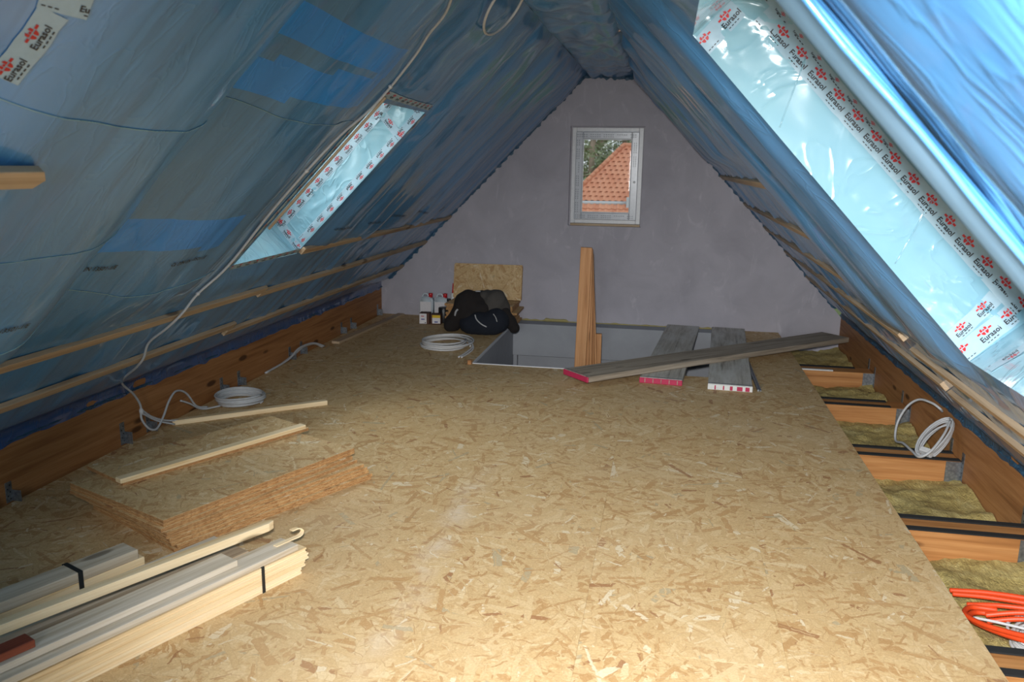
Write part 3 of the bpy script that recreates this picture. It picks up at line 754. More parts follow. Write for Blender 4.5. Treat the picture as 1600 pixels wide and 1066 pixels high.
# ------------------------------------------------------------------ battens nailed under the foil
def batten(S, x, y0, y1, label, group, wd=.048, th=.024, off=.003, endmat=True):
    t = S.sx(x); p = S.T+S.d*t+S.n*off; p = Vector((p.x, y0, p.z))
    W = frame(p, (0, 1, 0), S.n)
    o = box('roof_batten', (0, y1-y0, -wd/2, wd/2, 0, th), BATTEN, None, W, .0015)
    return tag(o, label, 'batten', group)
gl = 'battens along the left slope'; gr = 'battens along the right slope'
batten(SL, -2.235, 4.86, 8.49, 'batten starting at the lower corner of the left skylight', gl)
batten(SL, -2.475, -2.4, 4.82, 'long near batten crossed by the grey cable, upper of two', gl)
batten(SL, -2.500, 4.78, 8.49, 'far middle batten running to the gable on the left slope', gl, off=.003)
batten(SL, -2.715, -2.4, 4.84, 'long near batten crossed by the grey cable, lower of two', gl)
batten(SL, -2.760, 4.80, 8.49, 'far lowest batten running to the gable on the left slope', gl)
batten(SR, .52, 4.50, 8.49, 'highest short batten ending near the gable on the right slope', gr)
batten(SR, .76, 4.48, 8.49, 'second highest short batten on the right slope', gr)
batten(SR, .97, 4.44, 8.49, 'third short batten from the top on the right slope', gr)
batten(SR, 1.18, 4.27, 8.49, 'far upper batten of the two long rows on the right slope', gr)
batten(SR, 1.25, -2.4, 4.30, 'near upper batten of the two long rows on the right slope', gr)
batten(SR, 1.40, 4.27, 8.49, 'far lower batten of the two long rows on the right slope', gr)
batten(SR, 1.43, -2.4, 4.25, 'near lower batten of the two long rows on the right slope', gr)
# pointed board end on the left slope near the picture edge
t = 1.125; p = SL.T+SL.d*t+SL.n*.178; W = frame((p.x, -.2, p.z), (0, 1, 0), SL.n)
o = prism('roof_board', [(0, -.028), (1.985, -.028), (2.01, .0), (1.985, .028), (0, .028)], 0, .024, BATTEN, None, W); tag(o, 'short pale board with a pointed end high on the left foil', 'board')
# thin wooden strip along the near edge of the left skylight
p0 = SL.T+SL.d*.79+SL.n*.012; W = frame((p0.x, 4.03, p0.z), SL.d, SL.n)
o = box('wood_strip', (0, .92, -.006, .006, 0, .012), BATTEN, None, W, .001); tag(o, 'thin wooden strip along the near edge of the left skylight', 'strip')
p0 = SR.T+SR.d*.05+SR.n*.0; W = frame((p0.x, 1.685, p0.z), SR.d, SR.n)
o = box('wood_strip', (.1, 1.9, -.014, .014, -.03, -.008), BATTEN, None, W, .001); tag(o, 'thin wooden strip behind the foil lip of the right skylight', 'strip')

# ------------------------------------------------------------------ scaffold boards over the opening
def scaffold(name_label, org, xd, L, wd, th, mat, end, parts):
    W = frame(org, xd); e = empty('scaffold_board', W=W); tag(e, name_label, 'scaffold board', 'scaffold boards at the stair opening')
    box('plank', (0, L, 0, wd, 0, th), mat, e, W, .004)
    if end == 'red':
        box('painted_end', (-.003, .012, -.001, wd+.001, .0, th-.003), REDPAINT, e, W, .003)
        for k in range(5): box('end_notch', (-.0045, .004, wd*(.1+.19*k), wd*(.1+.19*k)+.006, .006, th-.008), OLD, e, W, .001) if parts else None
    if end == 'mixed':
        box('painted_end', (-.003, .012, -.001, wd+.001, .0, th-.003), WHITE, e, W, .003)
        for a, b_ in ((.02, .05), (.07, .11), (.14, .16), (.2, .21), (.26, .27)): box('paint_patch', (-.0045, .004, a, b_, .004, th-.01), REDPAINT, e, W, .001)
    boxes('end_band', [(.008, .03, .0, wd, th, th+.0012)], ZINC, e, W, .0003)
    return e
scaffold('scaffold board with a magenta end lying across the two others', (-.505, 5.885, .0475), (.735, .678, 0), 3.02, .30, .045, OLD, 'red', False)
scaffold('middle scaffold board with red notched end over the opening', (.18, 6.14, .0012), (.09, 1, 0), 2.25, .318, .045, OLDC, 'red', True)
scaffold('rightmost scaffold board with white flaking end over the opening', (.683, 6.075, .0012), (.06, 1, 0), 2.30, .318, .045, OLDC, 'mixed', True)

# ------------------------------------------------------------------ boards standing in the stairwell
lab = ['tallest orange board standing upright in the stair opening', 'second upright board just behind the tallest one', 'third upright board of the leaning bundle', 'fourth upright board of the leaning bundle', 'fifth upright board of the leaning bundle', 'shortest upright board at the right of the bundle']
for k, (xt, zt, xb, y) in enumerate([(-.692, .935, -.714, 6.95), (-.688, .915, -.690, 6.992), (-.690, .90, -.668, 7.034), (-.688, .86, -.648, 7.076), (-.690, .80, -.628, 7.118), (-.60, .16, -.595, 7.160)]):
    bot = Vector((xb+(xb-xt)*2.69, y+.01, -2.68)); top = Vector((xt, y, zt)); d_ = top-bot
    W = frame(bot, d_, (0, -1, 0)); o = box('timber_board', (0, d_.length, -.095, .0, -.038, 0), LARCH, None, W, .002)
    tag(o, lab[k], 'board', 'boards standing in the stairwell')

# ------------------------------------------------------------------ stack of strand boards on the left
ang = Vector((.41, .912, 0))
def osbsheet(org, xd, L, wd, th, label, group, upv=(0, 0, 1), tilt=0):
    W = frame(org, xd, upv) @ Matrix.Rotation(tilt, 4, 'Y')
    e = empty('strand_board', W=W); tag(e, label, 'board', group)
    box('core', (0, L, 0, wd, .0012, th-.0012), OSBE, e, W, .0006)
    boxes('face', [(.0005, L-.0005, .0005, wd-.0005, th-.0014, th), (.0005, L-.0005, .0005, wd-.0005, 0, .0014)], OSB, e, W, .0003)
    return e
ordn = ['lowest', 'second lowest', 'third', 'fourth', 'fifth', 'sixth', 'seventh', 'eighth', 'ninth']
for k in range(9):
    z = .001+k*.0182; rnd = random.Random(k*5+1); ofs = Vector((rnd.uniform(-.012, .012), rnd.uniform(-.012, .012), 0))
    sh = -.12+.12*sm(0, 6, k)+rnd.uniform(-.02, .02); a = math.radians(rnd.uniform(-1.6, 1.6)+(-1.5 if k < 5 else 1.0))
    d_ = Matrix.Rotation(a, 3, 'Z') @ Vector((.43, .903, 0))
    org = Vector((-1.945, 2.845, z))+Vector((.43, .903, 0))*(sh*-.35)+Vector((-.903, .43, 0))*0+ofs
    osbsheet(org, d_, 1.09+rnd.uniform(-.01, .015), .70, .0176, ('%s board in the strand board stack, counted from the floor' % ordn[k]) if k < 8 else 'top full board of the strand board stack', 'strand boards in the left stack')
osbsheet((-2.33, 3.13, .1655), (.455, .89, 0), 1.04, .33, .018, 'narrow strand board offcut lying on top of the stack', 'strand boards in the left stack')
def stick(p0, p1, wd, th, label, mat=BATTEN):
    p0, p1 = Vector(p0), Vector(p1); W = frame(p0, p1-p0)
    o = box('wood_stick', (0, (p1-p0).length, -wd/2, wd/2, 0, th), mat, None, W, .0015); return tag(o, label, 'batten', 'loose battens on the floor')
stick((-2.345, 3.12, .184), (-1.88, 4.04, .184), .045, .022, 'batten lying on the top of the strand board stack', SPRUCE)
stick((-2.93, 4.44, .001), (-2.19, 5.08, .001), .045, .03, 'batten lying on the floor between cable coil and stack', SPRUCE)
stick((-2.87, 6.9, .001), (-2.75, 8.43, .001), .075, .022, 'flat batten on the floor in the far left corner', BATTEN)

# ------------------------------------------------------------------ timber bundles at lower left
U = Vector((.41, .912, 0)).normalized(); V = Vector((.912, -.41, 0)).normalized(); P0 = Vector((-1.34, 2.85, 0))
def LF(u=0, v=0, z=0, xd=None): return frame(P0+U*u+V*v+Vector((0, 0, z)), xd or U)   # local x along U, local y towards -V
def groove_plank(x0, x1, wd, z0, th, parent, W, mat):
    pr_ = [(0, 0), (wd, 0), (wd, th*.35), (wd+.006, th*.38), (wd+.006, th*.62), (wd, th*.65), (wd, th), (0, th), (0, th*.68), (.006, th*.64), (.006, th*.36), (0, th*.32)]
    bm = bmesh.new(); fcs = bm.faces.new([bm.verts.new((x0, y, z0+z)) for y, z in pr_])
    e = bmesh.ops.extrude_face_region(bm, geom=[fcs])
    for q in e['geom']:
        if isinstance(q, bmesh.types.BMVert): q.co.x = x1
    bmesh.ops.recalc_face_normals(bm, faces=bm.faces[:])
    return bm_obj('plank', bm, mat, parent, W)
def strap(u, w0, w1, h, parent, W, wd=.014):
    return boxes('strapping_band', [(u-wd/2, u+wd/2, w0-.0022, w0-.0002, 0, h), (u-wd/2, u+wd/2, w0-.0022, w1+.0022, h+.0002, h+.0022), (u-wd/2, u+wd/2, w1+.0062, w1+.0082, 0, h)], STRAP, parent, W, .0004)
W = LF(); b2 = empty('plank_bundle', W=W); tag(b2, 'strapped bundle of yellow tongue and groove planks at lower left', 'plank bundle')
ends = [-.02, .0, .018, .008, -.012]
for k in range(4): groove_plank(-2.4, ends[k], .105, .001+.0255*k, .025, b2, W, SPRUCE)
strap(-.205, .0, .105, .1035, b2, W)
e = empty('loose_plank', W=W); tag(e, 'loose grey topped plank with curled strip on the strapped bundle', 'plank')
box('plank', (-2.4, -.03, .001, .104, .106, .130), SPRUCEG, e, W, .002)
cpts = [Vector((-.10, .055, .132)), Vector((-.03, .05, .134)), Vector((.01, .04, .14)), Vector((.03, .045, .152)), Vector((.02, .06, .162)), Vector((-.005, .07, .158))]
pv, pf = [], []
for i, q in enumerate(catmull(cpts, 5)):
    for j, off in enumerate(((0, -.010, 0), (0, .010, 0), (0, .010, .004), (0, -.010, .004))): pv.append(q+Vector(off))
n = len(pv)//4
for i in range(n-1):
    for j in range(4): pf.append((i*4+j, i*4+(j+1) % 4, (i+1)*4+(j+1) % 4, (i+1)*4+j))
pf += [(3, 2, 1, 0), tuple((n-1)*4+j for j in range(4))]
mesh_obj('curled_strip', pv, pf, SPRUCE, e, W)
o = box('short_plank', (-2.3, -.285, .038, .135, .1315, .155), SPRUCEG, None, W, .002); tag(o, 'shorter pale plank lying along the top of the yellow bundle', 'plank')
sW = frame(P0+U*-.028+V*-.135+Vector((0, 0, .1565)), -(U*1+V*-.0+V*.068))
pp = [(.03, 0), (2.2, 0), (2.2, .04), (.03, .04), (.0, .028), (.0, .012)]
o = prism('square_stick', [(x, y-.04) for x, y in pp], 0, .034, SPRUCE, None, sW); tag(o, 'long square stick with chamfered end across the plank bundles', 'stick')
o = box('wood_block', (-1.5, -1.0, .055, .115, .1565, .182), REDW, None, W, .002); tag(o, 'red brown block on the planks at the left picture edge', 'block')
b1 = empty('timber_bundle', W=W); tag(b1, 'strapped bundle of thick squared timber behind the yellow planks', 'timber bundle')
for k in range(3): box('timber', (-2.2, -.40+(-.0, .012, -.012)[k], .478, .582, .001+.04*k, .040+.04*k), (SPRUCE, SPRUCE, SPRUCEG)[k], b1, W, .003)
strap(-.64, .478, .582, .1205, b1, W, .018)
o = box('grey_plank', (-2.3, -.085, .365, .462, .001, .058), SPRUCEG, None, W, .002); tag(o, 'grey plank on the floor between the two timber bundles', 'plank')
o = box('tan_timber', (-2.3, -.085, .235, .335, .001, .055), BATTEN, None, W, .003); tag(o, 'tan timber on the floor under the long square stick', 'timber')
o = box('filler_plank', (-2.3, -.20, .125, .225, .001, .06), SPRUCE, None, W, .003); tag(o, 'pale plank on the floor just behind the yellow bundle', 'plank')

# ------------------------------------------------------------------ corner by the gable
for k in range(10):
    rr = random.Random(k+40); dx = rr.uniform(-.03, .02)
    osbsheet((-2.13+dx, 8.02+rr.uniform(-.03, .03), .001+.0222*k), (1, rr.uniform(-.03, .03), 0), .69+rr.uniform(-.03, .02), .42, .022, ('%s strand board offcut in the pile under the leaning panels' % (ordn+['topmost'])[k]), 'offcut stack beside the gable')
tl = Vector((0, .16, 1)).normalized()
osbsheet((-2.165, 8.408, .226), (1, 0, 0), .73, .35, .018, 'strand board panel leaning on the gable, partly covered by the front one', 'panels leaning on the gable', (0, -1, .16))
osbsheet((-2.145, 8.365, .226), (1, .02, 0), .71, .365, .018, 'front strand board panel leaning on the gable behind the jacket', 'panels leaning on the gable', (0, -1, .16))
def canister(x, y, label):
    e = empty('canister', (x, y, 0)); tag(e, label, 'canister', 'white canisters by the gable'); W = Matrix.Translation((x, y, 0.001))
    bm = bmesh.new(); pr_ = [(-.07, 0), (.07, 0), (.07, .20), (.05, .225), (-.045, .235), (-.07, .20)]
    fc = bm.faces.new([bm.verts.new((a, -.05, b)) for a, b in pr_]); ex = bmesh.ops.extrude_face_region(bm, geom=[fc])
    for q in ex['geom']:
        if isinstance(q, bmesh.types.BMVert): q.co.y = .05
    bmesh.ops.recalc_face_normals(bm, faces=bm.faces[:]); bmesh.ops.bevel(bm, geom=bm.edges[:], offset=.012, segments=3, affect='EDGES')
    bm_obj('body', bm, CANI, e, W, True)
    tube('handle', [Vector((x-.05, y, .225)), Vector((x-.035, y, .255)), Vector((x+.0, y, .258)), Vector((x+.015, y, .232))], .008, CANI, e)
    c = lathe('cap', [(.022, .222), (.022, .262), (.019, .266)], REDP, e, W @ Matrix.Translation((.040, 0, 0)))
    box('label_print', (-.06, .06, -.0515, -.0500, .03, .18), PAPER, e, W, 0)
canister(-2.44, 8.36, 'white canister with red cap at the left'); canister(-2.285, 8.37, 'white canister with red cap beside the black topped bottle')
e = empty('bottle', (-2.175, 8.22, 0)); tag(e, 'white bottle with black cap and printed label behind jacket', 'bottle'); W = Matrix.Translation((-2.180, 8.275, .001))
lathe('body', [(.036, 0), (.038, .01), (.038, .17), (.03, .19), (.02, .2)], WHITE, e, W); lathe('cap', [(.021, .198), (.021, .226), (.018, .229)], BLACKP, e, W)
boxes('label_print', [(-.02, .0, -.0405, -.036, .09, .125)], INKB, e, W, .002)
e = empty('cartridge', (-2.20, 8.44, 0)); tag(e, 'tall slim cartridge with red nozzle against the gable', 'cartridge'); W = Matrix.Translation((-2.178, 8.44, .001))
lathe('body', [(.024, 0), (.024, .26), (.02, .265)], WHITE, e, W); lathe('nozzle', [(.012, .262), (.010, .30), (.004, .37)], REDP, e, W)
def carton(x, y, w_, d_, h, mat, label, prints):
    e = empty('carton', (x, y, 0)); tag(e, label, 'box'); W = Matrix.Translation((x, y, .001)) @ Matrix.Rotation(math.radians(6), 4, 'Z')
    box('body', (0, w_, 0, d_, 0, h), mat, e, W, .002)
    for nm, b, m_ in prints: box(nm, b, m_, e, W, 0)
    return e
carton(-2.418, 8.0, .105, .11, .112, CARD, 'dark carton with a white label in front of the canisters', [('label_print', (.002, .075, -.0012, .0, .004, .108), PAPER), ('red_print', (.018, .05, -.002, -.001, .078, .086), INKR), ('blue_print', (.02, .055, -.002, -.001, .045, .055), INKBL), ('black_print', (.058, .068, -.002, -.001, .01, .02), INKB)])
carton(-2.300, 8.0, .105, .10, .105, CARD, 'dark red carton with a yellow and white label', [('label_print', (.018, .1, -.0012, .0, .012, .07), PAPER), ('yellow_print', (.018, .1, -.0012, .0, .07, .098), INKY), ('blue_print', (.04, .075, -.002, -.001, .022, .034), INKBL)])
e = empty('tape_roll', (-2.20, 8.10, 0)); tag(e, 'dark roll standing behind the yellow labelled carton', 'roll'); W = Matrix.Translation((-2.205, 8.16, .001))
lathe('roll', [(.052, 0), (.054, .005), (.054, .15), (.05, .156), (.03, .156)], BLACKP, e, W, 24)

# jacket draped over a bag: blended ellipsoids turned into one continuous skin
def blob(name, ells, mat, parent, voxel=.016, fold=.012, seed=1, zmin=.002):
    bm = bmesh.new()
    for (c, r, rot) in ells:
        M = Matrix.Translation(c) @ Matrix.Rotation(math.radians(rot), 4, 'Y') @ Matrix.Diagonal((*r, 1))
        bmesh.ops.create_icosphere(bm, subdivisions=3, radius=1, matrix=M)
    me = bpy.data.meshes.new('t'); bm.to_mesh(me); bm.free(); o = bpy.data.objects.new('t', me); C.objects.link(o)
    rm = o.modifiers.new('r', 'REMESH'); rm.mode = 'VOXEL'; rm.voxel_size = voxel
    s_ = o.modifiers.new('s', 'SMOOTH'); s_.iterations = 6; s_.factor = .6
    dg = bpy.context.evaluated_depsgraph_get(); m2 = bpy.data.meshes.new_from_object(o.evaluated_get(dg)); bpy.data.objects.remove(o)
    for p in m2.vertices:
        q = p.co; d_ = fold*(nz(q.x*7+q.z*5, q.y*6, seed+q.z*3)+.5*nz(q.x*17-q.z*9, q.y*13, seed+3))
        p.co = q+p.normal*d_
        if p.co.z < zmin: p.co.z = zmin
    m2.name = name; m2.materials.clear(); m2.materials.append(mat); m2.polygons.foreach_set('use_smooth', [True]*len(m2.polygons))
    return put(bpy.data.objects.new(name, m2), None, parent)
e = empty('tool_bag', (-1.66, 7.72, 0)); tag(e, 'navy tool bag with pale piping under the dark jacket', 'bag')
blob('bag_body', [((-1.68, 7.68, .10), (.20, .13, .12), 0), ((-1.57, 7.68, .12), (.14, .12, .13), 0), ((-1.78, 7.68, .09), (.14, .12, .11), 0)], NAVY, e, seed=4, fold=.016)
tube('piping', [(-1.735, 7.555, .205), (-1.715, 7.538, .165), (-1.665, 7.522, .125), (-1.615, 7.525, .10)], .006, PIPING, e)
tube('piping', [(-1.56, 7.565, .22), (-1.535, 7.555, .19), (-1.52, 7.55, .15)], .004, PIPING, e)
e = empty('jacket', (-1.72, 7.8, 0)); tag(e, 'dark work jacket thrown over the bag with a sleeve hanging right', 'jacket')
blob('jacket_body', [((-1.87, 7.80, .27), (.13, .15, .135), 0), ((-1.96, 7.76, .14), (.075, .12, .17), 18), ((-2.02, 7.75, .07), (.06, .10, .09), 0), ((-1.76, 7.85, .30), (.12, .12, .09), 0),
                     ((-1.84, 7.78, .36), (.07, .09, .05), 0), ((-1.72, 7.80, .22), (.13, .13, .11), 0), ((-1.84, 7.74, .16), (.10, .11, .12), 0)], FABRIC, e, seed=2, fold=.022)
blob('hood', [((-1.60, 7.83, .27), (.125, .13, .15), 0), ((-1.68, 7.86, .33), (.09, .10, .075), 0), ((-1.55, 7.84, .20), (.10, .10, .13), 0), ((-1.62, 7.80, .19), (.12, .11, .13), 0)], FABRICG, e, seed=6, fold=.020)
blob('sleeve', [((-1.50, 7.80, .17), (.07, .07, .10), -30), ((-1.44, 7.78, .11), (.065, .065, .09), -38), ((-1.39, 7.75, .055), (.055, .06, .055), -30)], FABRIC, e, seed=8, fold=.008)
box('collar_tag', (-1.79, -1.74, 7.80, 7.83, .388, .398), PIPING, e, None, .003)
tube('cuff_strap', [(-1.955, 7.655, .17), (-1.945, 7.645, .21), (-1.925, 7.645, .235)], .010, PIPING, e)

# ------------------------------------------------------------------ cables
def coil_path(c, rx_, ry_, turns, dz, jit, seed, n=22, axes=((1, 0, 0), (0, 1, 0), (0, 0, 1)), tilt=0):
    A, B, Z = [Vector(a) for a in axes]; pts = []; rr = random.Random(seed)
    off = [(rr.uniform(-jit, jit), rr.uniform(-jit, jit), rr.uniform(.88, 1.06)) for _ in range(turns+2)]
    for i in range(turns*n+1):
        k = i/n; a = int(k); t = k-a; o0, o1 = off[a], off[a+1]
        s_ = o0[2]+(o1[2]-o0[2])*t; ox = o0[0]+(o1[0]-o0[0])*t; oy = o0[1]+(o1[1]-o0[1])*t
        an = 2*math.pi*t+tilt
        pts.append(Vector(c)+A*(rx_*s_*math.cos(an)+ox)+B*(ry_*s_*math.sin(an)+oy)+Z*(dz*k+.004*math.sin(an*2+seed)))
    return pts
# left slope cable running down beside the skylight to the floor coil
path = [SL.pt(SL.sx(x), y, .012) for x, y in [(-.86, 3.45), (-1.02, 3.76), (-1.13, 3.88), (-1.23, 3.955), (-1.43, 4.0), (-1.58, 3.90), (-1.74, 3.85), (-1.95, 3.89), (-2.22, 3.93), (-2.36, 3.86)]]
path += [SL.pt(SL.sx(-2.44), 3.82, .034), SL.pt(SL.sx(-2.52), 3.80, .034), SL.pt(SL.sx(-2.62), 3.81, .010), SL.pt(SL.sx(-2.69), 3.83, .036), SL.pt(SL.sx(-2.75), 3.85, .034)]
path += [Vector(p) for p in [(-2.90, 3.96, .40), (-2.935, 4.10, .29), (-2.945, 4.17, .20), (-2.945, 4.17, .12), (-2.93, 4.21, .05), (-2.92, 4.27, .03), (-2.93, 4.36, .08), (-2.94, 4.44, .15), (-2.945, 4.53, .19), (-2.94, 4.63, .15), (-2.93, 4.72, .04), (-2.90, 4.80, .012)]]
e = empty('cable', (-2.9, 4.9, 0)); tag(e, 'grey cable running down the left slope into a floor coil', 'cable')
v_, f_ = tubedata(catmull(path, 6), .0068, 7); mesh_obj('cable_run', v_, f_, CABLE, e, smooth=True)
v_, f_ = tubedata(coil_path((-2.76, 4.98, .008), .155, .155, 8, .0075, .010, 3), .0065, 6); mesh_obj('coil', v_, f_, CABLE, e, smooth=True)
for pts in ([(-2.945, 4.18, .17), (-2.94, 4.27, .10), (-2.92, 4.40, .04), (-2.86, 4.55, .012)], [(-2.945, 4.18, .15), (-2.935, 4.30, .07), (-2.90, 4.42, .012)], [(-2.90, 4.50, .14), (-2.89, 4.58, .10), (-2.88, 4.70, .03), (-2.82, 4.82, .02)]):
    tube('cable_strand', [Vector(p) for p in pts], .0062, CABLE, e)
for x, y in ((-1.35, 3.985), (-1.74, 3.85), (-2.36, 3.86)):
    q = SL.pt(SL.sx(x), y, .012); bm = bmesh.new(); bmesh.ops.create_icosphere(bm, subdivisions=1, radius=.012, matrix=Matrix.Translation(q)); bm_obj('cable_clip', bm, CABLEW, e)
bm = bmesh.new(); bmesh.ops.create_icosphere(bm, subdivisions=2, radius=.013, matrix=Matrix.Translation((-2.944, 4.172, .165)) @ Matrix.Diagonal((1, 1, 1.6, 1))); bm_obj('cable_tie', bm, CABLEW, e)
# loop hanging below the ridge
q0 = SL.pt(-.02, 4.42, .0); d1 = SL.d; d2 = Vector((0, 1, 0))
ring_ = [q0+d2*(.235*math.cos(a))+d1*(.11+.16*math.sin(a))+SL.n*(.05+.02*math.sin(a)) for a in [2*math.pi*i/40-1.5 for i in range(47)]]
v_, f_ = tubedata(ring_, .0075, 8); o = mesh_obj('cable_loop', v_, f_, CABLEW, smooth=True); tag(o, 'grey cable loop hanging from the foil just below the ridge', 'cable')
# small cable tail by the left board
e = empty('cable_tail', (-2.95, 6.4, 0)); tag(e, 'short grey cable ends emerging beside the left knee board', 'cable')
tube('cable_strand', [(-2.97, 5.75, .005), (-2.95, 6.1, .03), (-2.94, 6.3, .085), (-2.93, 6.55, .075), (-2.90, 6.72, .015)], .009, CABLE, e)
tube('cable_strand', [(-2.975, 6.0, .005), (-2.955, 6.25, .05), (-2.95, 6.4, .075), (-2.94, 6.6, .06), (-2.91, 6.7, .012)], .009, CABLE, e)
# coil in front of the jacket
e = empty('cable_coil', (-1.88, 7.06, 0)); tag(e, 'loose pale cable coil on the floor in front of the jacket', 'cable coil')
v_, f_ = tubedata(coil_path((-1.88, 7.06, .008), .215, .25, 6, .010, .035, 12), .0075, 6); mesh_obj('coil', v_, f_, CABLEW, e, smooth=True)
tube('cable_end', [(-1.68, 7.16, .05), (-1.63, 7.0, .02), (-1.64, 6.8, .009), (-1.66, 6.62, .009)], .0075, CABLEW, e)
tube('cable_end', [(-1.66, 7.10, .04), (-1.61, 6.95, .015), (-1.615, 6.78, .009), (-1.635, 6.62, .009)], .0075, CABLEW, e)
# coil hung on the right knee board
e = empty('hanging_coil', (1.66, 5.2, -.15)); tag(e, 'grey cable coil hung on the right knee board', 'cable coil')
cpt = [(1.715, 5.26, .17), (1.69, 5.235, .195), (1.655, 5.28, .215), (1.61, 5.38, .205), (1.56, 5.43, .14), (1.515, 5.43, .03), (1.49, 5.34, -.055), (1.488, 5.17, -.02), (1.49, 5.0, -.008), (1.50, 4.88, -.004), (1.55, 4.86, .04), (1.63, 4.93, .12), (1.69, 5.03, .18)]
tube('cable_loop', [Vector(p) for p in cpt], .0075, CABLE, e)
v_, f_ = tubedata(coil_path((1.615, 5.03, .085), .155, .066, 6, .010, .010, 21, axes=((.61, .51, .61), (.64, -.77, 0), (.47, .39, -.79))), .0065, 6)
mesh_obj('coil', v_, f_, CABLE, e, smooth=True)
box('tape_wrap', (-.016, .016, -.03, .03, -.01, .05), CABLEW, e, frame((1.545, 4.94, .02), (.61, .51, .61), (.47, .39, -.79)), .004)
# orange conduits and white cables at the lower right
e = empty('conduit_bundle', (1.4, 3.15, -.12)); tag(e, 'heap of orange conduits with white cables at lower right', 'conduit')
for pts in ([(1.235, 3.43, -.095), (1.36, 3.37, -.06), (1.52, 3.28, -.03), (1.70, 3.18, -.02)], [(1.24, 3.41, -.10), (1.36, 3.35, -.07), (1.52, 3.265, -.045), (1.70, 3.16, -.04)],
            [(1.27, 3.33, -.10), (1.38, 3.27, -.06), (1.55, 3.20, -.035), (1.70, 3.12, -.04)],
            [(1.36, 3.28, -.085), (1.27, 3.29, -.09), (1.225, 3.22, -.085), (1.25, 3.13, -.07), (1.31, 3.04, -.045), (1.38, 2.96, -.02), (1.48, 2.86, .0)],
            [(1.36, 3.26, -.095), (1.28, 3.27, -.10), (1.24, 3.21, -.095), (1.27, 3.12, -.08), (1.33, 3.02, -.055), (1.42, 2.92, -.025)],
            [(1.29, 3.20, -.07), (1.40, 3.17, -.03), (1.55, 3.12, .0), (1.70, 3.05, .0)], [(1.29, 3.18, -.085), (1.40, 3.15, -.045), (1.55, 3.09, -.015), (1.70, 3.02, -.01)]):
    path = catmull([Vector(p) for p in pts], 24); v_, f_ = tubedata(path, .0105, 8, rib=.05); mesh_obj('orange_conduit', v_, f_, ORANGE, e, smooth=True)
for k, pts in enumerate(([(1.25, 3.20, -.085), (1.32, 3.13, -.06), (1.42, 3.03, -.03), (1.5, 2.98, -.02)], [(1.27, 3.15, -.09), (1.33, 3.08, -.07), (1.42, 2.98, -.04)], [(1.31, 3.09, -.08), (1.38, 3.0, -.06), (1.44, 2.94, -.04)])):
    tube('white_wire', [Vector(p) for p in pts], .0055, CABLEW, e)
tube('green_wire', [(1.26, 3.19, -.10), (1.33, 3.12, -.08), (1.43, 3.03, -.055), (1.48, 3.0, -.05)], .0055, GREENY, e)
v_, f_ = tubedata(coil_path((1.475, 3.08, -.125), .13, .15, 8, .008, .025, 31), .0062, 6); mesh_obj('white_coil', v_, f_, CABLEW, e, smooth=True)

# ------------------------------------------------------------------ outside the gable window
g = mesh_obj('ground', [(-60, 9, -5), (60, 9, -5), (60, 120, -5), (-60, 120, -5)], [(0, 1, 2, 3)], GRASS); tag(g, 'grass ground outside below the window', kind='structure')
hs = empty('neighbour_house', (-1, 37, -5)); tag(hs, 'neighbouring house with orange tiled hip roof outside the window', 'house')
EV = Vector((0, 36, .14)); RG = Vector((0, 39, 2.53)); sd = (RG-EV).normalized(); sn = Vector((0, -sd.z, sd.y))
XR = 2.0
hip = lambda k: -4.24+(-2.08+4.24)*k
# one curved clay tile, shared by all
tv, tf = [], []; prf = [(0, .035), (.05, .045), (.09, .03), (.13, .005), (.19, .0), (.25, .02)]
for x, z in prf: tv += [(x, 0, z+.03), (x, .34, z), (x, 0, z+.012)]
for i in range(len(prf)-1):
    a, b = i*3, i*3+3; tf += [(a, b, b+1, a+1), (a+2, b+2, b, a)]
tme = bpy.data.meshes.new('roof_tile'); tme.from_pydata(tv, [], tf); tme.materials.append(TILE); tme.update()
TW = Matrix((Vector((1, 0, 0)), sd, sn)).transposed().to_4x4()
for c in range(13):
    k = c/13; p = EV+(RG-EV)*k; x = hip(k)+.02
    while x < XR:
        M = TW.copy(); M.translation = (x, p.y, p.z); put(bpy.data.objects.new('roof_tile', tme), M, hs); x += .252
n = 15
for i in range(n):                                   # capping tiles along the hip
    a = Vector((hip(i/n), 0, 0))+EV+(RG-EV)*(i/n); b = Vector((hip((i+1.12)/n), 0, 0))+EV+(RG-EV)*((i+1.12)/n)
    v_, f_ = tubedata([a+sn*.05, b+sn*.03], .10, 8); mesh_obj('hip_tile', v_, f_, TILE, hs, smooth=True)
for i in range(11):
    v_, f_ = tubedata([Vector((-2.08+i*.38, 39, 2.56)), Vector((-2.08+(i+1.1)*.38, 39, 2.54))], .11, 8); mesh_obj('ridge_tile', v_, f_, TILE, hs, smooth=True)
mesh_obj('roof_deck', [(-4.24, 36, .12), (XR, 36, .12), (XR, 39, 2.5), (-2.08, 39, 2.5), (-4.24, 42, .12), (XR, 42, .12)], [(0, 1, 2, 3), (3, 2, 5, 4), (0, 3, 4)], CARD, hs)
tube('gutter', [(-4.4, 35.93, .06), (-1.56, 35.93, .08)], .085, PVC, hs, 2, 10)
box('wall', (-3.9, XR, 36.3, 41.6, -5, .12), PLASTER, hs, None, 0)
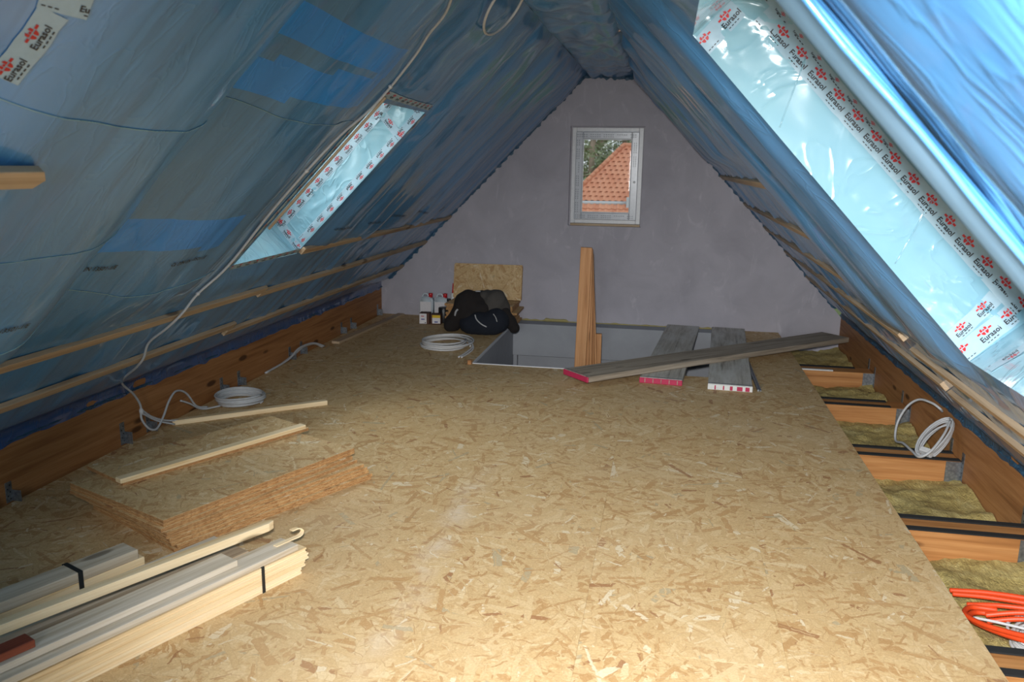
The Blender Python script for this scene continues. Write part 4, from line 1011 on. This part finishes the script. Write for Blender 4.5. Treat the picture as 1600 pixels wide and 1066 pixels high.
box('chimney_flashing', (-1.70, -1.50, 35.7, 35.9, -.35, .34), PVC, hs, None, .01)
for c in range(3):
    x = -4.6
    while x < -1.55:
        M = TW.copy(); M.translation = (x, 35.15+c*.235, -.56+c*.187); put(bpy.data.objects.new('roof_tile', tme), M, hs); x += .252
box('porch_wall', (-4.5, -1.6, 35.2, 35.9, -5, -.62), PLASTER, hs, None, 0)

def pine(x, y, h, seed, label):
    rr = random.Random(seed); e = empty('pine_tree', (x, y, -5)); tag(e, label, 'tree', 'trees behind the neighbouring house')
    path = [Vector((x+.15*math.sin(i*.7+seed), y, -5+h*i/8)) for i in range(9)]; v_, f_ = [], []
    for i in range(8):
        r0 = .22*(1-i/9)+.03; tubedata([path[i], path[i+1]], r0, 7, v_, f_)
    mesh_obj('trunk', v_, f_, BARK, e, smooth=True)
    v, f, bv, bf = [], [], [], []
    for b in range(60):
        z = -5+h*(.25+.75*rr.random()); L_ = min(1.3, .5+2.2*(1-(z+5)/h))*(.6+.6*rr.random()); an = rr.uniform(0, 6.283)
        c0 = Vector((x, y, z)); d_ = Vector((math.cos(an), math.sin(an), rr.uniform(-.25, .25)))
        tubedata([c0, c0+d_*L_], .025, 4, bv, bf)
        for k in range(44):
            q = c0+d_*L_*rr.uniform(.25, 1.05)+Vector((rr.gauss(0, .22), rr.gauss(0, .22), rr.gauss(0, .18)))
            a = Vector((rr.gauss(0, 1), rr.gauss(0, 1), rr.gauss(0, .6))).normalized()*rr.uniform(.10, .22); bb = a.cross(Vector((rr.gauss(0, 1), rr.gauss(0, 1), 1))).normalized()*.06
            i0 = len(v); v += [q-a, q+bb, q+a, q-bb]; f.append((i0, i0+1, i0+2, i0+3))
    mesh_obj('branches', bv, bf, BARK, e); mesh_obj('foliage', v, f, LEAF, e)
rt = random.Random(3); n = 0
for row in range(5):
    for i in range(6):
        x = -15+i*3.6+row*1.45 % 3.6+rt.uniform(-.2, .2); y = 50+row*4.2
        pine(x, y, rt.uniform(13, 17), n*7+1, 'tall pine tree standing behind the tiled roof, seen through the window'); n += 1
